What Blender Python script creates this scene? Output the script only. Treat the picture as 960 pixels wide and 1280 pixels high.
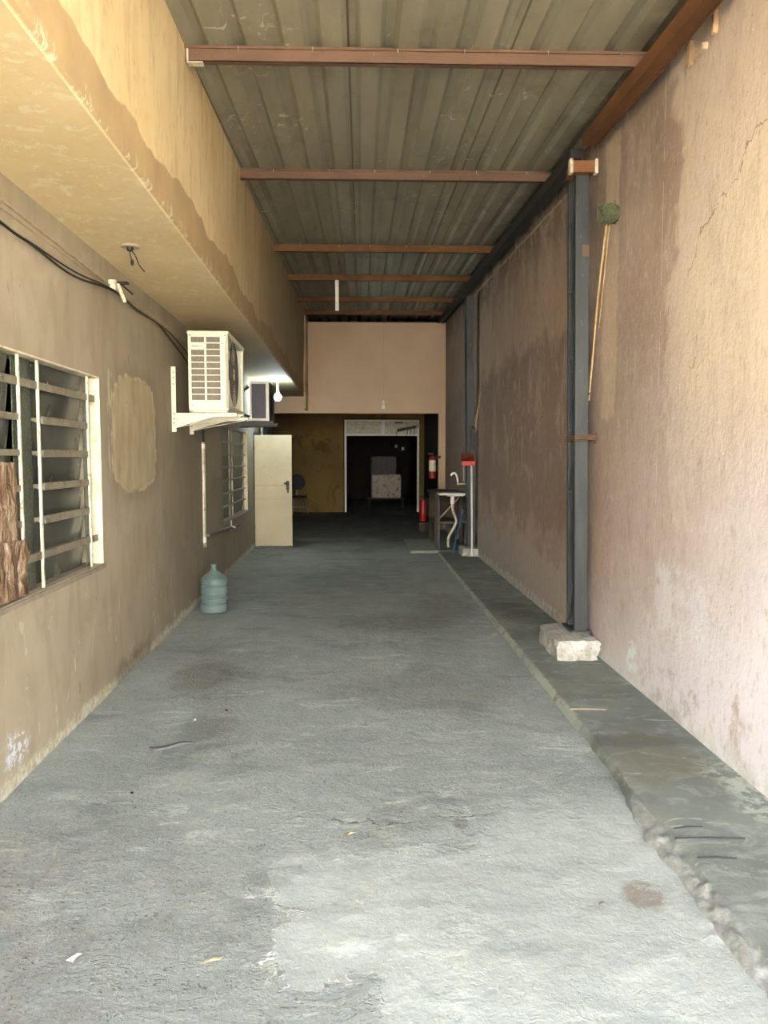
import bpy, bmesh, math, random
from mathutils import Vector, Matrix, noise
random.seed(7)
S = bpy.context.scene
for o in list(bpy.data.objects): bpy.data.objects.remove(o)
COL = S.collection

# ------------------------------------------------------------------ camera
cam_d = bpy.data.cameras.new('camera'); cam = bpy.data.objects.new('camera', cam_d); COL.objects.link(cam)
cam_d.sensor_fit = 'HORIZONTAL'; cam_d.sensor_width = 36.0; cam_d.lens = 36.04
cam_d.clip_start = 0.05; cam_d.clip_end = 200
cam.location = (0, 0, 1.6)
cam.rotation_euler = (math.pi/2 - math.atan(68/961.), 0, -math.atan(28/961.))
S.camera = cam
# ------------------------------------------------------------------ sky, sun, exposure
SKY_STRENGTH = 0.62
SUN_STRENGTH = 20
EXPOSURE = 2.2
w = bpy.data.worlds.new('sky'); S.world = w; w.use_nodes = True
nt = w.node_tree; nt.nodes.clear()
sky = nt.nodes.new('ShaderNodeTexSky'); sky.sky_type = 'NISHITA'; sky.sun_disc = False
sky.sun_elevation = math.radians(44); sky.sun_rotation = math.radians(10)
sky.air_density = 1.0; sky.dust_density = 2.5; sky.ozone_density = 0.7
bg = nt.nodes.new('ShaderNodeBackground'); bg.inputs[1].default_value = SKY_STRENGTH
wo = nt.nodes.new('ShaderNodeOutputWorld')
nt.links.new(sky.outputs[0], bg.inputs[0]); nt.links.new(bg.outputs[0], wo.inputs[0])
sd = bpy.data.lights.new('sun', 'SUN'); sd.energy = SUN_STRENGTH; sd.angle = 0.01; sd.color = (1.0, 0.985, 0.95)
sun = bpy.data.objects.new('sun', sd); COL.objects.link(sun); sun.location = (0, -5, 12)
# high sun from beyond the roofed alley: its light reaches the open yard behind the camera only
sun.rotation_euler = Vector((-0.10, -0.70, -0.68)).normalized().to_track_quat('-Z', 'Y').to_euler()
vs = S.view_settings
S.display_settings.display_device = 'sRGB'
vs.view_transform = 'Standard'; vs.look = 'None'; vs.exposure = EXPOSURE; vs.gamma = 1.0
vs.use_curve_mapping = False
S.cycles.max_bounces = 12; S.cycles.diffuse_bounces = 8

# ------------------------------------------------------------------ material helpers
def lin(c):
    return tuple(((v/255.)/12.92 if v/255. <= .04045 else ((v/255.+.055)/1.055)**2.4) for v in c) + (1,)
class NB:
    def __init__(s, name):
        s.m = bpy.data.materials.new(name); s.m.use_nodes = True
        s.t = s.m.node_tree; s.t.nodes.clear()
        s.out = s.t.nodes.new('ShaderNodeOutputMaterial')
        s.b = s.t.nodes.new('ShaderNodeBsdfPrincipled')
        s.t.links.new(s.b.outputs[0], s.out.inputs[0])
        g = s.t.nodes.new('ShaderNodeNewGeometry'); s.P = g.outputs['Position']
        sp = s.t.nodes.new('ShaderNodeSeparateXYZ'); s.t.links.new(s.P, sp.inputs[0])
        s.X, s.Y, s.Z = sp.outputs
        tc = s.t.nodes.new('ShaderNodeTexCoord'); s.O = tc.outputs['Object']
    def put(s, sock, v):
        if isinstance(v, bpy.types.NodeSocket): s.t.links.new(v, sock)
        else: sock.default_value = v
    def scale(s, v, sc):
        n = s.t.nodes.new('ShaderNodeVectorMath'); n.operation = 'MULTIPLY'
        s.put(n.inputs[0], v); n.inputs[1].default_value = sc; return n.outputs[0]
    def noise(s, scale=5, det=4, rough=.55, dist=0, vec=None, st=None):
        v = s.P if vec is None else vec
        if st: v = s.scale(v, st)
        n = s.t.nodes.new('ShaderNodeTexNoise'); s.put(n.inputs['Vector'], v)
        n.inputs['Scale'].default_value = scale; n.inputs['Detail'].default_value = det
        n.inputs['Roughness'].default_value = rough; n.inputs['Distortion'].default_value = dist
        return n.outputs[0]
    def voro(s, scale=5, feat='F1', vec=None, st=None):
        v = s.P if vec is None else vec
        if st: v = s.scale(v, st)
        n = s.t.nodes.new('ShaderNodeTexVoronoi'); n.feature = feat; s.put(n.inputs['Vector'], v)
        n.inputs['Scale'].default_value = scale; return n.outputs['Distance']
    def math(s, op, a, b=0.0, c=None):
        n = s.t.nodes.new('ShaderNodeMath'); n.operation = op
        s.put(n.inputs[0], a); s.put(n.inputs[1], b)
        if c is not None: s.put(n.inputs[2], c)
        return n.outputs[0]
    def step(s, v, a, b):            # smooth 0..1 as v goes a..b
        n = s.t.nodes.new('ShaderNodeMapRange'); n.interpolation_type = 'SMOOTHSTEP'
        s.put(n.inputs[0], v)
        if a <= b: n.inputs[1].default_value = a; n.inputs[2].default_value = b
        else:
            n.inputs[1].default_value = b; n.inputs[2].default_value = a
            n.inputs[3].default_value = 1; n.inputs[4].default_value = 0
        return n.outputs[0]
    def mul(s, *a):
        r = a[0]
        for x in a[1:]: r = s.math('MULTIPLY', r, x)
        return r
    def add(s, a, b): return s.math('ADD', a, b)
    def mix(s, f, a, b, mode='MIX'):
        n = s.t.nodes.new('ShaderNodeMix'); n.data_type = 'RGBA'; n.blend_type = mode
        s.put(n.inputs[0], f); s.put(n.inputs[6], a); s.put(n.inputs[7], b); return n.outputs[2]
    def ramp(s, f, stops):
        n = s.t.nodes.new('ShaderNodeValToRGB'); s.put(n.inputs[0], f); cr = n.color_ramp
        cr.elements[0].position, cr.elements[0].color = stops[0]
        cr.elements[1].position, cr.elements[1].color = stops[1]
        for p, c in stops[2:]:
            e = cr.elements.new(p); e.color = c
        return n.outputs[0]
    def box(s, y0, y1, z0, z1, soft=.04, nz=.0, nscale=6, ax='YZ'):   # soft rectangular mask with ragged edge
        a, b = (s.Y, s.Z) if ax == 'YZ' else (s.X, s.Y)
        if nz:
            n1 = s.math('MULTIPLY', s.math('SUBTRACT', s.noise(nscale, 5, .65), .5), nz)
            a = s.add(a, n1); b = s.add(b, n1)
        return s.mul(s.step(a, y0-soft, y0+soft), s.step(a, y1+soft, y1-soft), s.step(b, z0-soft, z0+soft), s.step(b, z1+soft, z1-soft))
    def done(s, col, rough=.8, bump=None, bs=.3, bd=.01, metal=0.0, spec=.5, **kw):
        s.put(s.b.inputs['Base Color'], col); s.put(s.b.inputs['Roughness'], rough)
        s.b.inputs['Metallic'].default_value = metal; s.b.inputs['Specular IOR Level'].default_value = spec
        for k, v in kw.items(): s.put(s.b.inputs[k], v)
        if bump is not None:
            n = s.t.nodes.new('ShaderNodeBump'); n.inputs['Strength'].default_value = bs
            n.inputs['Distance'].default_value = bd; s.put(n.inputs['Height'], bump)
            s.t.links.new(n.outputs[0], s.b.inputs['Normal'])
        return s.m
def simple(name, rgb, rough=.6, metal=0.0, var=.12, scale=14, bump=.15, bd=.003, dirt=None, dscale=8, **kw):
    n = NB(name); c = lin(rgb); f = n.noise(scale, 5, .6, vec=n.O)
    dk = tuple(v*(1-var*2) for v in c[:3]) + (1,); lt = tuple(min(1, v*(1+var)) for v in c[:3]) + (1,)
    col = n.ramp(f, [(.3, dk), (.7, lt)])
    if dirt:
        col = n.mix(n.step(n.noise(dscale, 6, .7, vec=n.O), .52, .68), col, lin(dirt))
    return n.done(col, rough, f, bump, bd, metal, **kw)

# ---- plaster of the left building (tan) -------------------------------------------------
def mat_left():
    n = NB('tan_plaster')
    big = n.noise(.9, 4, .55); streak = n.noise(2.2, 5, .6, .5, st=(3, 3, .9)); fine = n.noise(38, 4, .6)
    c = n.ramp(big, [(.3, lin((160, 149, 128))), (.7, lin((177, 167, 145)))])
    c = n.mix(n.mul(n.step(streak, .42, .75), .45), c, lin((141, 128, 104)))
    c = n.mix(n.mul(n.step(n.noise(2.0, 6, .7, .8), .55, .72), .45), c, lin((190, 183, 161)))
    c = n.mix(n.mul(n.step(n.noise(9, 6, .75), .60, .72), .3), c, lin((134, 124, 106)))
    # darker, greyer tone toward the far end
    c = n.mix(n.mul(n.step(n.add(n.Y, n.math('MULTIPLY', n.noise(.8, 4, .6), 3)), 6.6, 9.5), .45), c, lin((126, 118, 101)))
    def ell(y, z, ry, rz, k):
        a = n.math('DIVIDE', n.math('SUBTRACT', n.Y, y), ry); b = n.math('DIVIDE', n.math('SUBTRACT', n.Z, z), rz)
        a = n.mul(a, a); b = n.mul(b, b)
        d = n.math('SQRT', n.add(n.mul(a, a), n.mul(b, b)))
        return n.add(d, n.math('MULTIPLY', n.math('SUBTRACT', n.noise(4, 5, .65), .5), k))
    d = ell(6.0, 1.78, .60, .42, .9)
    pm = n.step(d, 1.03, .97)
    c = n.mix(n.mul(n.step(d, 1.9, 1.0), .30), c, lin((120, 105, 79)))
    c = n.mix(n.mul(pm, .9), c, n.ramp(n.noise(4, 5, .6, .5, st=(2, 2, .8)), [(.35, lin((192, 181, 148))), (.7, lin((169, 153, 121)))]))
    rimp = n.mul(n.step(n.math('ABSOLUTE', n.math('SUBTRACT', d, 1.02)), .07, .02), n.step(n.noise(7, 4, .6), .42, .5))
    c = n.mix(n.mul(rimp, .6), c, lin((209, 203, 176)))
    drip = n.mul(n.box(5.30, 5.46, 1.5, 2.2, .03, .12, 9), n.step(n.noise(9, 4, .6, .5, st=(2, 2, .4)), .5, .58))
    c = n.mix(n.mul(drip, .7), c, lin((203, 197, 172)))
    sp = n.box(9.05, 10.1, 1.35, 2.1, .05, .3, 5)
    c = n.mix(n.mul(sp, .5), c, lin((170, 161, 137)))
    foot = n.step(n.add(n.Z, n.math('MULTIPLY', n.noise(7, 6, .7), -.17)), .01, -.035)
    c = n.mix(n.mul(foot, .85), c, n.ramp(n.noise(22, 5, .7), [(.35, lin((167, 155, 114))), (.62, lin((209, 213, 201)))]))
    dk = n.box(5.35, 6.3, -.1, .12, .07, .3, 6)
    c = n.mix(n.mul(dk, .5), c, lin((82, 73, 53)))
    sp2 = n.mul(n.box(3.60, 3.84, .12, .26, .04, .25, 9), n.step(n.noise(26, 5, .6, .8), .48, .53))
    c = n.mix(sp2, c, lin((212, 221, 237)))
    scr = n.mul(n.step(n.noise(9, 4, .55, 1.6, st=(1, 1, .35)), .665, .69), n.step(n.Z, 1.1, .5))
    c = n.mix(n.mul(scr, .6), c, lin((200, 201, 195)))
    scr2 = n.step(n.noise(7, 4, .6, 1.2, st=(1, 1.3, .5)), .69, .71)
    c = n.mix(n.mul(scr2, .45), c, lin((98, 83, 66)))
    ch = n.step(n.voro(9, vec=n.P), .035, .02)
    c = n.mix(n.mul(ch, .8), c, lin((62, 53, 43)))
    h = n.add(n.mul(fine, .35), n.add(n.mul(streak, .8), n.mul(n.math('MAXIMUM', pm, foot), -.6)))
    return n.done(c, .82, h, .32, .012, spec=.25)
def mat_beam():
    n = NB('yellowed_plaster')
    side = n.step(n.Z, 2.931, 2.936)
    big = n.noise(1.0, 4, .55); streak = n.noise(2.4, 6, .65, .4, st=(3.5, 3.5, .9)); fine = n.noise(55, 5, .7)
    c = n.ramp(big, [(.3, lin((225, 200, 149))), (.7, lin((237, 217, 173)))])
    c = n.mix(n.mul(n.step(streak, .46, .75), n.math('MAXIMUM', side, .25), .45), c, lin((178, 151, 107)))
    c = n.mix(n.mul(n.step(n.noise(14, 6, .75, st=(1, 1, .5)), .52, .66), n.math('MAXIMUM', side, .2), .34), c, lin((170, 146, 107)))
    c = n.mix(n.mul(n.step(n.noise(3.5, 6, .7, 1.0, st=(1, 1, .4)), .60, .70), .35), c, lin((242, 237, 212)))
    damp = n.mul(n.step(n.Z, 3.35, 4.2), n.step(n.noise(2.2, 5, .65, .5, st=(3, 3, .4)), .46, .62), n.step(n.Y, 3.8, 7))
    c = n.mix(n.mul(damp, .40), c, lin((129, 112, 74)))
    edge = n.add(n.Z, n.math('MULTIPLY', n.math('SUBTRACT', n.noise(1.3, 4, .5, st=(1, 1, .2)), .5), -.42))
    bandm = n.mul(n.step(edge, 3.155, 3.140), n.step(n.Z, 2.932, 2.94))
    c = n.mix(n.mul(bandm, .85), c, n.ramp(n.noise(3, 5, .6), [(.35, lin((186, 160, 117))), (.7, lin((166, 142, 105)))]))
    arr = n.mul(n.step(n.Z, 3.02, 2.95), n.step(n.noise(11, 7, .8, .8, st=(1, 1, .6)), .54, .60))
    c = n.mix(n.mul(arr, .6), c, lin((242, 233, 199)))
    c = n.mix(n.mul(n.step(n.add(n.Y, n.math('MULTIPLY', n.noise(.8, 3, .5), 2)), 6.5, 11), .6), c, lin((162, 144, 115)))
    under = n.step(n.Z, 2.936, 2.931)
    trw = n.noise(1.6, 5, .6, .6, st=(.8, 2.2, 1))
    c = n.mix(n.mul(under, n.step(trw, .55, .75), .12), c, lin((242, 230, 192)))
    h = n.add(n.mul(fine, .35), n.add(n.mul(streak, .6), n.add(n.mul(bandm, -.35), n.mul(trw, .4))))
    return n.done(c, .8, h, .35, .014, spec=.25)
def mat_right():
    n = NB('mauve_plaster')
    big = n.noise(.8, 4, .55); streak = n.noise(1.7, 6, .65, .6, st=(2.6, 2.6, .8)); fine = n.noise(42, 5, .65)
    base = n.ramp(big, [(.3, lin((166, 147, 134))), (.7, lin((186, 168, 154)))])
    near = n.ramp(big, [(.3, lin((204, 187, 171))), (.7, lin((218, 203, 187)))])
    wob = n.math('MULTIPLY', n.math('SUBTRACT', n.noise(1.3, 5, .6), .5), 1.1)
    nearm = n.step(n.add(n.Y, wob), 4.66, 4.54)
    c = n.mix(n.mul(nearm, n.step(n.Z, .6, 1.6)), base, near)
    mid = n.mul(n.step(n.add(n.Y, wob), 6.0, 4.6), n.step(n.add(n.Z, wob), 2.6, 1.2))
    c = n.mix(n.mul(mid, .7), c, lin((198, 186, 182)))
    c = n.mix(n.mul(n.step(streak, .47, .75), .38), c, lin((146, 124, 108)))
    c = n.mix(n.mul(n.step(n.noise(2.6, 7, .72, .8, st=(1.6, 1.6, .8)), .55, .70), .45), c, lin((218, 209, 199)))
    c = n.mix(n.mul(n.step(n.noise(6, 7, .75, .5, st=(1.5, 1.5, .6)), .56, .70), .30), c, lin((138, 118, 104)))
    low = n.mul(n.step(n.add(n.Z, n.add(wob, n.math('MULTIPLY', n.Y, .42))), 3.3, 1.9), n.step(n.noise(2.6, 7, .72, .6), .30, .44))  # pale bloom, plus cool sky light painted into the low near wall
    c = n.mix(n.mul(low, .92), c, lin((232, 230, 238)))
    wp = n.mul(n.box(4.05, 4.75, .55, .95, .03, .5, 5), n.step(n.noise(5, 5, .7), .42, .5))
    c = n.mix(n.mul(wp, .5), c, lin((226, 227, 231)))
    f2 = n.mul(n.step(n.add(n.Z, n.math('MULTIPLY', n.noise(2.0, 7, .72), -1.15)), .10, .0), n.step(n.Y, 6.2, 6.6))
    c = n.mix(n.mul(f2, .6), c, lin((186, 177, 171)))
    upl = n.mul(n.step(n.add(n.Z, wob), 2.75, 2.85), n.step(n.Y, 6.2, 6.5))
    c = n.mix(n.mul(upl, .35), c, lin((204, 180, 150)))
    tide = n.mul(n.box(6.2, 11.8, .9, 2.8, .12, 1.3, 2), n.step(n.noise(1.3, 7, .68, .9, st=(1.3, 1.3, .8)), .38, .45))
    c = n.mix(n.mul(tide, .42), c, lin((128, 105, 91)))
    drip = n.mul(n.box(6.6, 11, 1.6, 3.2, .2, .6, 3), n.step(n.noise(3.4, 6, .65, 1.4, st=(1.8, 1.8, .7)), .585, .61))
    c = n.mix(n.mul(drip, .65), c, lin((200, 185, 166)))
    soot = n.mul(n.step(n.add(n.Z, n.math('MULTIPLY', n.Y, -.045)), 3.05, 3.75), n.step(n.noise(2.4, 7, .72, .6), .40, .56), n.step(n.Y, 5.9, 6.6))
    c = n.mix(n.mul(soot, .7), c, lin((82, 66, 55)))
    soot2 = n.mul(n.step(n.Z, 2.9, 3.75), n.step(n.noise(1.7, 6, .7, .6, st=(1.4, 1.4, .5)), .45, .60), n.step(n.Y, 4.5, 5.0))
    c = n.mix(n.mul(soot2, .45), c, lin((130, 114, 98)))
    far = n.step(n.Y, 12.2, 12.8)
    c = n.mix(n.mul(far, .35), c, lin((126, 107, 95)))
    st = n.box(5.60, 5.93, 1.9, 3.95, .02, .16, 5)
    c = n.mix(n.mul(st, .55), c, lin((212, 195, 171)))
    foot = n.mul(n.step(n.add(n.Z, n.math('MULTIPLY', n.noise(6, 6, .75), -.35)), .0, -.07), n.step(n.noise(13, 6, .7), .42, .55))
    c = n.mix(n.mul(foot, .8), c, lin((210, 213, 209)))
    dkf = n.mul(n.box(4.1, 5.0, -.1, .34, .05, .5, 5), n.step(n.noise(8, 6, .75), .48, .58))
    c = n.mix(n.mul(dkf, .30), c, lin((118, 107, 98)))
    ch = n.mul(n.box(5.05, 5.22, .14, .32, .03, .2, 12), n.step(n.noise(18, 5, .6), .40, .46))
    c = n.mix(ch, c, lin((230, 241, 242)))
    line = n.mul(n.step(n.math('ABSOLUTE', n.math('SUBTRACT', n.Y, 4.78)), .006, .002), n.step(n.noise(4, 4, .6), .44, .52))
    c = n.mix(n.mul(line, .7), c, lin((228, 221, 203)))
    cz = n.add(4.85, n.math('MULTIPLY', n.noise(2.2, 6, .7), .5))
    sy = n.math('SUBTRACT', n.add(n.Z, n.math('MULTIPLY', n.Y, .55)), cz)
    crack = n.mul(n.step(n.math('ABSOLUTE', sy), .009, .002), n.step(n.Y, 4.42, 4.36), n.step(n.noise(5, 4, .6), .38, .46))
    c = n.mix(n.mul(n.step(sy, .03, -.03), n.step(n.Y, 4.5, 4.3), n.step(n.Z, 1.4, 2.2), .35), c, lin((226, 211, 181)))
    c = n.mix(n.mul(crack, .6), c, lin((136, 114, 89)))
    scr = n.step(n.noise(5, 5, .6, 2.0, st=(1, 1.6, .8)), .70, .715)
    c = n.mix(n.mul(scr, .6), c, lin((232, 231, 222)))
    scr2 = n.step(n.noise(6, 5, .6, 1.6, st=(1, 1.2, .6)), .30, .285)
    c = n.mix(n.mul(scr2, .5), c, lin((108, 89, 77)))
    ch2 = n.step(n.voro(6, vec=n.P), .04, .025)
    c = n.mix(n.mul(ch2, .7), c, lin((104, 89, 77)))
    gr = n.noise(26, 5, .7, .3, st=(1, 1, .45))
    c = n.mix(n.mul(n.step(gr, .54, .66), .22), c, lin((236, 222, 204)))
    c = n.mix(n.mul(n.step(gr, .46, .34), .25), c, lin((138, 116, 100)))
    h = n.add(n.mul(fine, .6), n.add(n.mul(streak, .7), n.add(n.mul(nearm, .5), n.add(n.mul(crack, -1.5), n.add(n.mul(gr, .6), n.mul(n.noise(9, 6, .7), .9))))))
    return n.done(c, .85, h, .42, .013, spec=.2)
def mat_header():
    n = NB('beige_pink_plaster')
    c = n.ramp(n.noise(1.2, 4, .55), [(.3, lin((196, 170, 143))), (.7, lin((207, 182, 154)))])
    s_ = n.step(n.math('ABSOLUTE', n.math('SUBTRACT', n.X, n.add(.42, n.math('MULTIPLY', n.noise(2, 4, .6), .12)))), .008, .003)
    c = n.mix(n.mul(s_, .4), c, lin((167, 141, 113)))
    return n.done(c, .85, n.noise(40, 4), .2, .006, spec=.2)
def mat_ochre():
    n = NB('ochre_wall')
    c = n.ramp(n.noise(1.1, 5, .6), [(.3, lin((115, 93, 55))), (.7, lin((135, 111, 67)))])
    c = n.mix(n.mul(n.step(n.add(n.Z, n.noise(2, 5, .6)), 1.6, 1.1), .5), c, lin((139, 117, 69)))
    sm = n.mul(n.step(n.noise(1.8, 5, .7, 1.0), .55, .66), .6)
    c = n.mix(sm, c, lin((83, 64, 36)))
    return n.done(c, .85, n.noise(30, 4), .2, .006, spec=.2)
def mat_floor():
    n = NB('rough_cement_floor')
    nz = n.t.nodes.new('ShaderNodeTexNoise'); nz.inputs['Scale'].default_value = 3; nz.inputs['Detail'].default_value = 6
    n.put(nz.inputs['Vector'], n.P)
    va = n.t.nodes.new('ShaderNodeVectorMath'); va.operation = 'MULTIPLY_ADD'
    n.put(va.inputs[0], nz.outputs['Color']); va.inputs[1].default_value = (.5, .5, .5); n.put(va.inputs[2], n.P)
    W = va.outputs[0]
    big = n.noise(.55, 5, .6, .4); midn = n.noise(2.4, 6, .65, .0); fine = n.noise(48, 6, .75, 0); grit = n.noise(150, 3, .7)
    c = n.ramp(big, [(.28, lin((149, 159, 156))), (.72, lin((180, 191, 185)))])
    c = n.mix(n.mul(n.step(midn, .48, .7), .40), c, lin((198, 208, 200)))
    c = n.mix(n.mul(n.step(n.noise(1.5, 6, .65, .6, st=(1, 1.6, 1)), .52, .66), .62), c, lin((127, 136, 134)))
    c = n.mix(n.mul(n.step(n.noise(3.4, 5, .7), .60, .72), .30), c, lin((170, 166, 145)))
    # pale trowel and tyre scuffs, stretched across the alley
    sc = n.mul(n.step(n.noise(3.2, 7, .75, 1.0, st=(.7, 2.0, 1)), .55, .64), n.step(n.noise(.8, 3, .5), .40, .52))
    c = n.mix(n.mul(sc, .55), c, lin((219, 231, 222)))
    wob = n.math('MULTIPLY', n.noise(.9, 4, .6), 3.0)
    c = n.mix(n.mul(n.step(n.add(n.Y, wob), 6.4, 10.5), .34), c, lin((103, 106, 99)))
    c = n.mix(n.mul(n.step(n.Y, 11.0, 16.0), .75), c, lin((48, 43, 32)))  # far floor darkened in colour to deepen the fall-off of light
    # smooth trowelled repair nearest the viewer, rough pitted ground elsewhere
    e1 = n.math('MULTIPLY', n.math('SUBTRACT', n.noise(3.0, 6, .65, .5), .5), .9)
    xx = n.add(n.X, e1); yy = n.add(n.Y, e1)
    p1 = n.mul(n.step(xx, -.36, -.33), n.step(yy, 2.27, 2.30), n.step(yy, 3.05, 2.98))
    p2 = n.mul(n.step(xx, .04, .07), n.step(yy, 2.6, 2.5))
    p3 = n.mul(n.step(xx, .45, .60), n.step(yy, 3.6, 3.3))
    p4 = n.mul(n.step(n.noise(.62, 5, .6, .2), .555, .575), n.step(n.Y, 6.0, 7.5))
    pm = n.math('MAXIMUM', n.math('MAXIMUM', p1, p2), n.math('MAXIMUM', p3, p4))
    c = n.mix(n.mul(pm, .08), c, lin((196, 207, 198)))
    rim = n.mul(n.math('MAXIMUM', n.mul(n.step(n.math('ABSOLUTE', n.math('SUBTRACT', yy, 2.285)), .011, .004), n.step(n.X, -.40, -.34), n.step(n.X, .10, .04)), n.mul(n.step(n.math('ABSOLUTE', n.math('SUBTRACT', xx, -.345)), .010, .004), n.step(n.Y, 2.22, 2.28), n.step(n.Y, 2.85, 2.7))), n.step(n.noise(5, 4, .6), .38, .5))
    c = n.mix(n.mul(rim, .75), c, lin((239, 242, 233)))
    cy = n.add(n.Y, n.math('MULTIPLY', n.math('SUBTRACT', n.noise(2.4, 6, .65), .5), .35))
    c = n.mix(n.mul(n.step(n.Y, 3.4, 2.2), .22), c, lin((150, 152, 146)))  # floor nearest the camera toned down in colour against the strong light there
    c = n.mix(n.mul(n.step(n.X, -.2, -1.2), n.step(n.Y, 3.6, 2.4), n.step(n.noise(2.0, 6, .7), .42, .58), .5), c, lin((138, 130, 114)))
    crk = n.mul(n.step(n.math('ABSOLUTE', n.math('SUBTRACT', cy, 3.31)), .007, .002), n.step(n.X, -.25, .0), n.step(n.X, 1.1, .7), n.step(n.noise(2.2, 3, .5), .40, .46))
    cr = n.voro(.5, 'DISTANCE_TO_EDGE', vec=W)
    crm = crk
    c = n.mix(n.mul(crm, .85), c, lin((103, 108, 103)))
    def spot(x, y, rx, ry, col, k):
        nonlocal c
        dx = n.math('DIVIDE', n.math('SUBTRACT', n.X, x), rx); dy = n.math('DIVIDE', n.math('SUBTRACT', n.Y, y), ry)
        d = n.add(n.math('SQRT', n.add(n.mul(dx, dx), n.mul(dy, dy))), n.math('MULTIPLY', n.noise(9, 6, .7), 1.1))
        c = n.mix(n.mul(n.step(d, 1.75, 1.1), k), c, lin(col))
    spot(.43, 3.25, .040, .055, (112, 110, 104), .6)
    spot(1.03, 2.68, .085, .10, (120, 112, 100), .75)
    spot(-1.15, 5.6, .26, .45, (110, 106, 92), .5)
    spot(-.92, 4.5, .18, .3, (122, 124, 122), .5)
    spot(.35, 7.4, .6, .5, (108, 112, 111), .5)
    spot(.45, 5.2, .7, .5, (124, 128, 126), .4)
    spot(-.2, 8.6, .9, .5, (160, 156, 142), .35)
    spot(.9, 8.2, .35, .7, (98, 100, 97), .4)
    rough = n.math('SUBTRACT', 1.0, n.mul(pm, .88))
    pit = n.step(n.voro(46, vec=W, st=(.75, 1, 1)), .12, .34)
    pmask = n.step(n.noise(5, 5, .65), .40, .58)
    c = n.mix(n.mul(rough, pmask, n.math('SUBTRACT', 1.0, pit), .42), c, lin((99, 104, 101)))
    c = n.mix(n.mul(n.math('MAXIMUM', rough, .4), n.step(fine, .55, .66), .42), c, lin((215, 226, 220)))
    c = n.mix(n.mul(n.math('MAXIMUM', rough, .4), n.step(fine, .45, .35), .42), c, lin((112, 118, 116)))
    sm = n.noise(9, 7, .72, .3, st=(.6, 1.3, 1))
    c = n.mix(n.mul(n.step(n.math('ABSOLUTE', n.math('SUBTRACT', sm, .5)), .012, .003), n.step(n.noise(2.3, 3, .5), .5, .6), .4), c, lin((222, 226, 220)))
    chips = n.mul(n.step(n.voro(5.5, vec=W), .075, .055), n.step(n.noise(20, 4, .6), .42, .5))
    c = n.mix(n.mul(chips, .5), c, lin((126, 128, 124)))
    hp = n.mul(rough, n.add(n.mul(pit, pmask, .7), n.mul(fine, 1.5)))
    h = n.add(hp, n.add(n.mul(midn, 2.0), n.add(n.mul(pm, .8), n.add(n.mul(crm, -1.2), n.add(n.mul(grit, .15), n.mul(n.noise(11, 5, .6, .0), .5))))))
    return n.done(c, n.ramp(n.noise(6, 4, .6), [(.3, (.5,)*3+(1,)), (.7, (.75,)*3+(1,))]), h, .95, .013, spec=.4)
def mat_kerb():
    n = NB('grey_brown_cement')
    c = n.ramp(n.noise(2.0, 6, .65), [(.3, lin((105, 112, 106))), (.7, lin((135, 142, 135)))])
    c = n.mix(n.mul(n.step(n.noise(4, 7, .75, 1.0, st=(.8, 1.5, 1)), .50, .62), .5), c, lin((160, 169, 160)))
    wet = n.box(1.34, 1.75, 3.55, 4.15, .10, .55, 4, 'XY')
    c = n.mix(n.mul(wet, .5), c, lin((105, 102, 80)))
    wet2 = n.box(1.2, 1.85, 4.0, 4.16, .08, .3, 5, 'XY')
    c = n.mix(n.mul(wet2, .45), c, lin((75, 77, 72)))
    pale = n.mul(n.step(n.add(n.X, n.math('MULTIPLY', n.noise(6, 6, .7), .35)), 1.80, 1.98), n.step(n.noise(15, 6, .7), .44, .54), n.step(n.Y, 4.0, 3.6))
    c = n.mix(n.mul(pale, .8), c, lin((188, 196, 183)))
    nx_ = n.add(n.X, n.math('MULTIPLY', n.math('SUBTRACT', n.noise(9, 6, .7), .5), .07))
    rim = n.mul(n.step(nx_, 1.305, 1.285), n.step(n.Y, 4.0, 4.6), n.step(n.noise(7, 6, .7), .36, .5))
    c = n.mix(n.mul(rim, .7), c, lin((177, 184, 171)))
    gap = n.mul(n.step(nx_, 1.272, 1.258), n.step(n.Y, 4.3, 4.0), n.step(n.Y, 3.3, 3.5))
    c = n.mix(n.mul(gap, .6), c, lin((79, 85, 81)))
    side = n.mul(n.step(nx_, 1.262, 1.245), n.step(n.Y, 3.5, 3.3))
    c = n.mix(n.mul(side, .7), c, n.ramp(n.noise(30, 6, .75), [(.35, lin((120, 122, 118))), (.65, lin((172, 174, 168)))]))
    spots = n.box(1.35, 1.75, 7.3, 8.2, .15, .7, 4, 'XY')
    c = n.mix(n.mul(spots, .5), c, lin((68, 70, 66)))
    scr = n.mul(n.step(n.noise(8, 5, .6, 1.5, st=(.5, 1.6, 1)), .64, .67), .6)
    c = n.mix(scr, c, lin((177, 186, 177)))
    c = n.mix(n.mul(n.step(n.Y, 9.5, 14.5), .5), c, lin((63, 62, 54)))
    h = n.add(n.mul(n.noise(12, 6, .7), 1.2), n.mul(n.noise(60, 4, .7), .5))
    return n.done(c, .72, h, .5, .012, spec=.35)
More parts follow.
